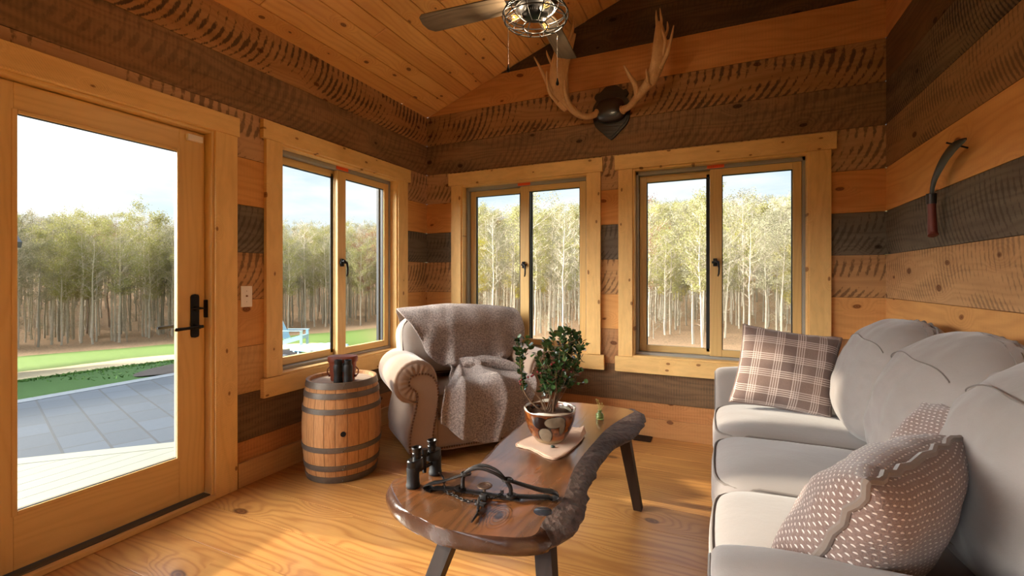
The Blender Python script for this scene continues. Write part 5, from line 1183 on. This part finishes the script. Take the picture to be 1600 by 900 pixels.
def PB(al, lean):      # pillow basis: normal turned by al from -X towards +Y, leaning back by lean
    nrm = Vector((-math.cos(al), math.sin(al), 0)); e1 = Vector((-math.sin(al), -math.cos(al), 0)); e2 = Vector((0,0,1)); n2 = (nrm*math.cos(lean)+e2*math.sin(lean)); u2 = (e2*math.cos(lean)-nrm*math.sin(lean)); return (e1, u2, n2)
kp = pillow('knit_pillow', knit, (2.955, -2.36, .635), (.52, .46), PB(math.radians(34), math.radians(27)), .25, seed=5, pinch=.05, pipe=flg, pr=.009, wr=.008)
tag(kp, 'large brown and white knitted pillow at the near end of the sofa', 'pillow')
kp2 = pillow('knit_pillow', knit, (3.235, -2.04, .70), (.42, .38), PB(math.radians(-25), math.radians(42)), .16, seed=9, pinch=.05, pipe=flg, pr=.006, wr=.008)
tag(kp2, 'smaller knitted pillow tucked behind the large one against the sofa back', 'pillow')
# ------------------------------------------------------------------ rolled-arm armchair
CA = math.radians(49.5); CO = (.755, -1.235); CW = 1.03
chm = fabric('armchair_suede', S(150,126,108), .85, 480, .1, .35, wr=.35, var=.09); chp = fabric('armchair_piping', S(90,74,66), .8, 200)
chl = fabric('armchair_cushion_suede', S(168,156,146), .85, 480, .1, .35, wr=.4, var=.06)
ac = empty('rolled_arm_armchair', (CO[0], CO[1], 0), rz=CA); tag(ac, 'beige suede armchair with scrolled arms and brass nailheads in the corner', 'armchair')
nail = plain('antique_brass_nail', S(112,80,60), .28, .85, var=.15)
m = MB(); m.box((.03, .03, .055), (CW-.03, .70, .31), ch=.02)
m.build('base', chm, ac, smooth=.8)
for (u, v) in ((.07, .06), (CW-.07, .06), (.1, .70), (CW-.1, .70)):
    m = MB(); m.lathe([(0, 0), (.018, 0), (.028, .05), (.028, .06), (0, .06)], 14, (u, v, 0)); m.build('foot', legm, ac)
def csoft(name, c, size, n=6, crown=.1, wr=.004, seed=0, seg=20, shape=None, par=None, mat=None, mp=None):
    m = MB(); cushion(m, (0,0,0), size, n=n, crown=crown, seg=seg, wr=wr, seed=seed, shape=shape, mp=mp or (lambda x, y, z: (x+c[0], y+c[1], z+c[2]))); return m.build(name, mat or chm, par or ac, smooth=4, sub=1)
# front rail
csoft('front_rail', (CW/2, .03, .175), (CW-.30, .07, .235), n=8, crown=0, wr=.002)
csoft('back_frame', (CW/2, .655, .49), (CW-.03, .16, .86), n=5, crown=0, shape=lambda x, y, z, a, b, c_: (x*(1-.05*max(0, c_)), y+.04*max(0, c_), z-.03*(a*a)*max(0, c_)))
sc_ = csoft('seat_cushion', (CW/2, .29, .375), (CW-.315, .62, .165), n=7, crown=.14, wr=.004, seed=4)
for zf in (.8, -.8):
    rp_ = ring_path((CW/2, .29, .375), (CW-.312, .622, .165), zf, 7, 60); m = MB(); m.tube(rp_, .005, 6, closed=True); m.build('piping', chm, sc_)
tb_ = math.radians(12)
def mpk(x, y, z): return (CW/2-.03+x, .54+y*math.cos(tb_)+z*math.sin(tb_), .735+z*math.cos(tb_)-y*math.sin(tb_))
bk_ = csoft('back_cushion', None, (.98, .20, .49), n=4.2, crown=0, wr=.006, seed=14, mp=mpk, mat=chl, shape=lambda x, y, z, a, b, c_: (x, y-(.05*(1-a*a)*(1-c_*c_) if b < 0 else 0), z))
for yf in (-.72, .72):
    m = MB(); P_ = []
    for i in range(64):
        w = 2*PI*i/64; x, z = math.cos(w), math.sin(w); e = 4.2; q = (abs(x)**e+abs(z)**e)**(1/e); rr = (1-abs(yf)**e)**(1/e); P_.append(mpk(x/q*rr*.492, yf*.10, z/q*rr*.247))
    m.tube(P_, .0065, 6, closed=True); m.build('piping', chp, bk_)
prof = [(.165, .10), (.168, .30), (.168, .48), (.160, .585), (.125, .655), (.06, .695), (-.01, .698), (-.075, .67), (-.12, .615), (-.135, .545), (-.118, .475), (-.075, .428), (-.03, .415), (-.006, .40), (-.012, .34), (-.030, .26), (-.042, .18), (-.036, .11), (-.02, .065), (.15, .060)]
pc_ = crom([(a, b, 0) for a, b in prof], 4, closed=True)
for side in (0, 1):
    def U_(u): return u if side == 0 else CW-u
    cu, cz = .015, .555
    m = MB(); secs = []; nP = len(pc_); cen = Vector((.06, .42, 0))
    for j, (v, gk) in enumerate([(-.012, .06), (-.016, .03), (-.012, .010), (0, 0)]+[(.02+.63*i/14, 0) for i in range(15)]):
        s_ = []
        for i, p in enumerate(pc_):
            a = pc_[i-1]; b = pc_[(i+1) % nP]; tg = (b-a).normalized(); nr_ = Vector((tg.y, -tg.x, 0)); q = p-nr_*gk*(-1) if False else p+(cen-p).normalized()*gk
            k_ = 0.0
            if p.y > .40: k_ = .0035*math.sin(math.atan2(p.y-cz, p.x-cu)*22)*(1-ss(0, .12, v)) + noise.noise((p.x*8, p.y*8, v*4+side))*.004
            bl_ = .02*ss(.1, .6, v)*(1 if p.y < .4 and p.x < .1 else 0)
            q = q+(p-cen).normalized()*k_; s_.append((U_(q.x-bl_), v, q.y))
        secs.append(s_)
    loft(m, secs); ar = m.build('arm', chm, ac, smooth=4, sub=1)
    # pleated scroll face and raised panel on the arm front
    m = MB(); NR = 90; vs = []
    for ri_, r in enumerate((.045, .06, .08, .10, .118, .128)):
        for k in range(NR):
            w = 2*PI*k/NR; d = -.0205-.007*math.sin(PI*min(1, (r-.045)/.083))-.0035*math.sin(w*17)*min(1, (r-.045)/.04); rr = r*(1.0 if math.sin(w) > -.2 or math.cos(w) < 0 else .98); vs.append((U_(cu+rr*1.02*math.cos(w)), d if ri_ < 5 else -.008, cz+rr*math.sin(w)*1.0))
    m.add(vs, [(j*NR+k, j*NR+(k+1) % NR, (j+1)*NR+(k+1) % NR, (j+1)*NR+k) for j in range(5) for k in range(NR)]); m.build('pleated_scroll', chm, ar, smooth=4)
    pan_ = crom([(.150, .52, 0), (.155, .42, 0), (.135, .30, 0), (.118, .18, 0), (.115, .075, 0), (-.012, .075, 0), (-.028, .17, 0), (-.012, .28, 0), (.012, .38, 0), (.020, .46, 0), (.005, .505, 0), (-.03, .53, 0), (-.032, .575, 0), (.0, .60, 0), (.06, .607, 0), (.115, .585, 0)], 4, closed=True)
    m = MB(); m.extr([(p.x, p.y) for p in pan_], lambda a, d_, b: (U_(a), -d_, b), .010, .0295, ch=.004); m.build('front_panel', chm, ar, smooth=.8)
    m = MB(); line = pan_[20:][::1]+pan_[:18]
    L_ = [0]
    for i in range(1, len(line)): L_.append(L_[-1]+(line[i]-line[i-1]).length)
    nn2 = int(L_[-1]/.0205)
    for k in range(nn2+1):
        s_ = L_[-1]*k/nn2; i = max(j for j in range(len(L_)) if L_[j] <= s_+1e-9); i = min(i, len(line)-2); f = (s_-L_[i])/max(1e-6, L_[i+1]-L_[i]); p = line[i].lerp(line[i+1], f); a = line[i]; b = line[i+1]; tg = (b-a).normalized(); q = p+Vector((-tg.y, tg.x, 0))*.004
        m.ball((U_(q.x), -.032, q.y), .0078, 10, 6, sc=(1, .8, 1))
    m.build('nailhead_trim', nail, ar)
m = MB(); n_ = 38
for i in range(n_+1): m.ball((.175+(CW-.35)*i/n_, -.012, .085), .0075, 8, 5, sc=(1,.8,1))
m.build('nailhead_trim', nail, ac)
# ------------------------------------------------------------------ throw blanket
def rowpts(r, n):
    return crom([Vector(p) for p in r], n)
rowsA = [[(0.093, 0.84, 0.748), (0.299, 0.84, 0.768), (0.505, 0.84, 0.788), (0.711, 0.84, 0.768), (0.938, 0.84, 0.748)],
 [(0.052, 0.78, 0.918), (0.278, 0.8, 0.968), (0.505, 0.8, 0.978), (0.752, 0.8, 0.968), (0.968, 0.78, 0.918)],
 [(0.011, 0.68, 0.988), (0.247, 0.69, 1.013), (0.505, 0.69, 1.018), (0.773, 0.68, 1.008), (1.01, 0.66, 0.978)],
 [(0.011, 0.54, 0.973), (0.258, 0.54, 0.998), (0.505, 0.54, 1.003), (0.773, 0.54, 0.993), (1.041, 0.54, 0.948)],
 [(0.083, 0.455, 0.888), (0.268, 0.44, 0.898), (0.505, 0.43, 0.898), (0.773, 0.44, 0.888), (1.041, 0.44, 0.838)],
 [(0.144, 0.42, 0.788), (0.309, 0.4, 0.788), (0.526, 0.39, 0.778), (0.773, 0.4, 0.768), (1.005, 0.4, 0.728)],
 [(0.19, 0.4, 0.688), (0.33, 0.37, 0.678), (0.52, 0.35, 0.668), (0.72, 0.36, 0.658), (0.89, 0.36, 0.628)],
 [(0.26, 0.36, 0.598), (0.37, 0.33, 0.588), (0.51, 0.31, 0.588), (0.65, 0.31, 0.578), (0.77, 0.31, 0.568)],
 [(0.35, 0.3, 0.555), (0.42, 0.29, 0.56), (0.51, 0.28, 0.565), (0.6, 0.27, 0.56), (0.69, 0.27, 0.55)],
 [(0.315, 0.2, 0.5), (0.385, 0.2, 0.535), (0.485, 0.19, 0.55), (0.615, 0.18, 0.55), (0.755, 0.18, 0.52)],
 [(0.255, 0.08, 0.485), (0.355, 0.09, 0.51), (0.485, 0.08, 0.525), (0.645, 0.08, 0.525), (0.855, 0.08, 0.5)],
 [(0.21, -0.01, 0.475), (0.325, -0.025, 0.49), (0.485, -0.03, 0.5), (0.665, -0.03, 0.5), (0.895, -0.02, 0.48)],
 [(0.185, -0.045, 0.43), (0.305, -0.06, 0.42), (0.475, -0.065, 0.42), (0.665, -0.06, 0.42), (0.885, -0.05, 0.42)],
 [(0.17, -0.055, 0.365), (0.295, -0.07, 0.32), (0.465, -0.075, 0.31), (0.645, -0.07, 0.32), (0.835, -0.06, 0.34)],
 [(0.165, -0.055, 0.31), (0.295, -0.07, 0.235), (0.465, -0.08, 0.195), (0.625, -0.075, 0.215), (0.785, -0.065, 0.26)],
 [(0.165, -0.055, 0.275), (0.305, -0.065, 0.175), (0.47, -0.08, 0.105), (0.595, -0.075, 0.13), (0.735, -0.065, 0.19)]]
m = MB(); NCOL = 12; RR_ = [rowpts(r, NCOL) for r in rowsA]; nc = len(RR_[0]); cols = [crom([RR_[j][i] for j in range(len(RR_))], 6) for i in range(nc)]; nr = len(cols[0])
grid = [[Vector(cols[i][j]) for i in range(nc)] for j in range(nr)]; out_ = []
for j in range(nr):
    rw = []
    for i in range(nc):
        p = grid[j][i]; a = grid[j][min(i+1, nc-1)]-grid[j][max(i-1, 0)]; b = grid[min(j+1, nr-1)][i]-grid[max(j-1, 0)][i]; nv = a.cross(b).normalized()
        if nv.y > 0 and j > 22: nv = -nv
        if j <= 22 and nv.z < 0 and nv.y > 0: nv = -nv
        t_ = j/(nr-1); s_ = i/(nc-1)
        # folds converge at the gather (t about .53) and open out above and below
        amp = .004+.026*math.exp(-((t_-.50)/.10)**2)+.030*ss(.58, .78, t_)
        ph = s_*(18 if t_ > .5 else 12)+2.2*noise.noise((s_*2.5, t_*3, 1.3))+(.8 if t_ > .5 else 2.5)*t_*2
        f = (1-2*abs(math.sin(ph*.5))**.8)*amp + .007*noise.noise((s_*9, t_*14, 3)) + (.020*math.sin((s_-t_*1.3)*24)*math.exp(-((t_-.40)/.10)**2)*ss(.55, .9, s_))+(.018*math.sin((s_+t_*1.4)*22)*math.exp(-((t_-.40)/.10)**2)*(1-ss(.1, .45, s_)))
        rw.append(p+nv*(f+amp*.8+.006))
    out_.append(rw)
vs = [p for rw in out_ for p in rw]; m.add(vs, [(j*nc+i, j*nc+i+1, (j+1)*nc+i+1, (j+1)*nc+i) for j in range(nr-1) for i in range(nc-1)])
t = NT('sherpa_fleece'); o = t.obj(); n = t.noise(o, 95, 4, .7); n2 = t.noise(o, 220, 3, .7); n3 = t.noise(o, 6, 3)
fc = t.mix(t.ramp(n, .38, .62), S(126,106,97), S(218,198,187)); fc = t.mix(t.math('MULTIPLY', n3, .3), fc, S(140,116,106)); flc = t.bsdf(fc, .98, 0, t.bump(t.math('ADD', n, n2), 1.0, .016), spec=.05, sheen=.6)
cfr = frame(CO, CA)
def roll(P_, r):
    pts = crom(P_, 6); vs2 = MB(); vs2.tube(pts, [(q*1.2, q*.8) for q in r], 12, ref=(0,0,1)); return vs2
for P_, r in (([(.44,.27,.585),(.54,.235,.60),(.66,.20,.595),(.78,.14,.575),(.84,.09,.555)], [.012,.026,.028,.024,.010]), ([(.50,.30,.60),(.60,.275,.615),(.72,.24,.60),(.82,.19,.575)], [.010,.022,.022,.009]), ([(.24,.42,.66),(.33,.37,.615),(.44,.31,.60),(.52,.25,.61),(.56,.19,.59)], [.012,.024,.028,.024,.01]), ([(.40,.22,.56),(.375,.13,.53),(.33,.03,.515),(.30,-.05,.45),(.29,-.07,.36)], [.012,.022,.022,.02,.01])):
    q = roll(P_, r); m.add(q.v, q.f)
bk = m.build('throw_blanket', flc, smooth=4)
md = bk.modifiers.new('thick', 'SOLIDIFY'); md.thickness = .012; md.offset = 1; md = bk.modifiers.new('sub', 'SUBSURF'); md.levels = 1; md.render_levels = 1
bk.location = (CO[0], CO[1], 0); bk.rotation_euler = (0, 0, CA); tag(bk, 'fluffy taupe throw blanket draped over the armchair back and seat', 'blanket')

# ------------------------------------------------------------------ light and camera
EL = math.radians(21); AZ = math.radians(9)
sd = Vector((-math.cos(EL)*math.cos(AZ), -math.cos(EL)*math.sin(AZ), math.sin(EL)))
sl = bpy.data.lights.new('sun', 'SUN'); sl.energy = SUNW; sl.angle = math.radians(1.6); sl.color = (1.0, .88, .70)
so = bpy.data.objects.new('sun', sl); COL.objects.link(so); so.rotation_euler = sd.to_track_quat('Z', 'Y').to_euler(); so.location = (-8, -4, 6)
w = bpy.data.worlds.new('sky'); scene.world = w; w.use_nodes = True; T = w.node_tree; T.nodes.clear()
def wn(t, **k):
    x = T.nodes.new(t)
    for a, b in k.items(): setattr(x, a, b)
    return x
tc = wn('ShaderNodeTexCoord'); sp = wn('ShaderNodeSeparateXYZ'); T.links.new(tc.outputs['Generated'], sp.inputs[0])
def wm(op, a, b=None, clamp=False):
    x = wn('ShaderNodeMath', operation=op, use_clamp=clamp)
    for i, v in enumerate((a, b)):
        if v is None: continue
        if isinstance(v, bpy.types.NodeSocket): T.links.new(v, x.inputs[i])
        else: x.inputs[i].default_value = v
    return x.outputs[0]
rp = wn('ShaderNodeValToRGB'); T.links.new(wm('MAXIMUM', sp.outputs[2], 0.0), rp.inputs[0])
cr = rp.color_ramp; cr.elements[0].position = 0; cr.elements[0].color = (*S(232,242,250), 1); cr.elements[1].position = .55; cr.elements[1].color = (*S(120,168,222), 1)
x = cr.elements.new(.22); x.color = (*S(204,226,247), 1)
mp_ = wn('ShaderNodeMapping'); mp_.inputs['Scale'].default_value = (1.6, 1.6, 7.0); T.links.new(tc.outputs['Generated'], mp_.inputs[0])
nz = wn('ShaderNodeTexNoise'); nz.inputs['Scale'].default_value = 2.2; nz.inputs['Detail'].default_value = 7; nz.inputs['Roughness'].default_value = .58; T.links.new(mp_.outputs[0], nz.inputs['Vector'])
mr = wn('ShaderNodeMapRange', interpolation_type='SMOOTHSTEP'); T.links.new(nz.outputs[0], mr.inputs[0]); mr.inputs[1].default_value = .34; mr.inputs[2].default_value = .60
mx = wn('ShaderNodeMix', data_type='RGBA'); T.links.new(wm('MULTIPLY', mr.outputs[0], .85), mx.inputs[0]); T.links.new(rp.outputs[0], mx.inputs[6]); mx.inputs[7].default_value = (*S(250,251,253), 1)
# bright lobe added to the unseen sky behind left, to light the room
dp = wn('ShaderNodeVectorMath', operation='DOT_PRODUCT'); T.links.new(tc.outputs['Generated'], dp.inputs[0]); L = Vector((-.78, -.50, .36)).normalized(); dp.inputs[1].default_value = L
lobe = wm('POWER', wm('MAXIMUM', dp.outputs['Value'], 0.0), 9.0)
st = wm('ADD', wm('MULTIPLY', lobe, LOBE), BASE)
wmx = wn('ShaderNodeMix', data_type='RGBA'); T.links.new(wm('MINIMUM', wm('MULTIPLY', lobe, 3.0), 1.0), wmx.inputs[0]); T.links.new(mx.outputs[2], wmx.inputs[6]); wmx.inputs[7].default_value = (1.0, .97, .93, 1)
bg = wn('ShaderNodeBackground'); T.links.new(wmx.outputs[2], bg.inputs[0]); T.links.new(st, bg.inputs[1])
wo = wn('ShaderNodeOutputWorld'); T.links.new(bg.outputs[0], wo.inputs[0])
cd = bpy.data.cameras.new('camera'); cam = bpy.data.objects.new('camera', cd); COL.objects.link(cam)
cd.sensor_width = 36; cd.lens = 16.0425; cd.shift_y = -14.5/1600; cd.clip_start = .02; cd.clip_end = 600
cam.location = (2.62, -3.76, 1.25); cam.rotation_euler = (PI/2, 0, math.atan(322/713.)); scene.camera = cam
vs = scene.view_settings; vs.view_transform = 'Standard'; vs.look = 'None'; vs.gamma = 1; vs.use_curve_mapping = False; vs.exposure = EXPO
cy = scene.cycles; cy.use_denoising = True; cy.max_bounces = 10; cy.diffuse_bounces = 5; cy.glossy_bounces = 4; cy.transparent_max_bounces = 24; cy.sample_clamp_indirect = 8
cy.caustics_reflective = False; cy.caustics_refractive = False
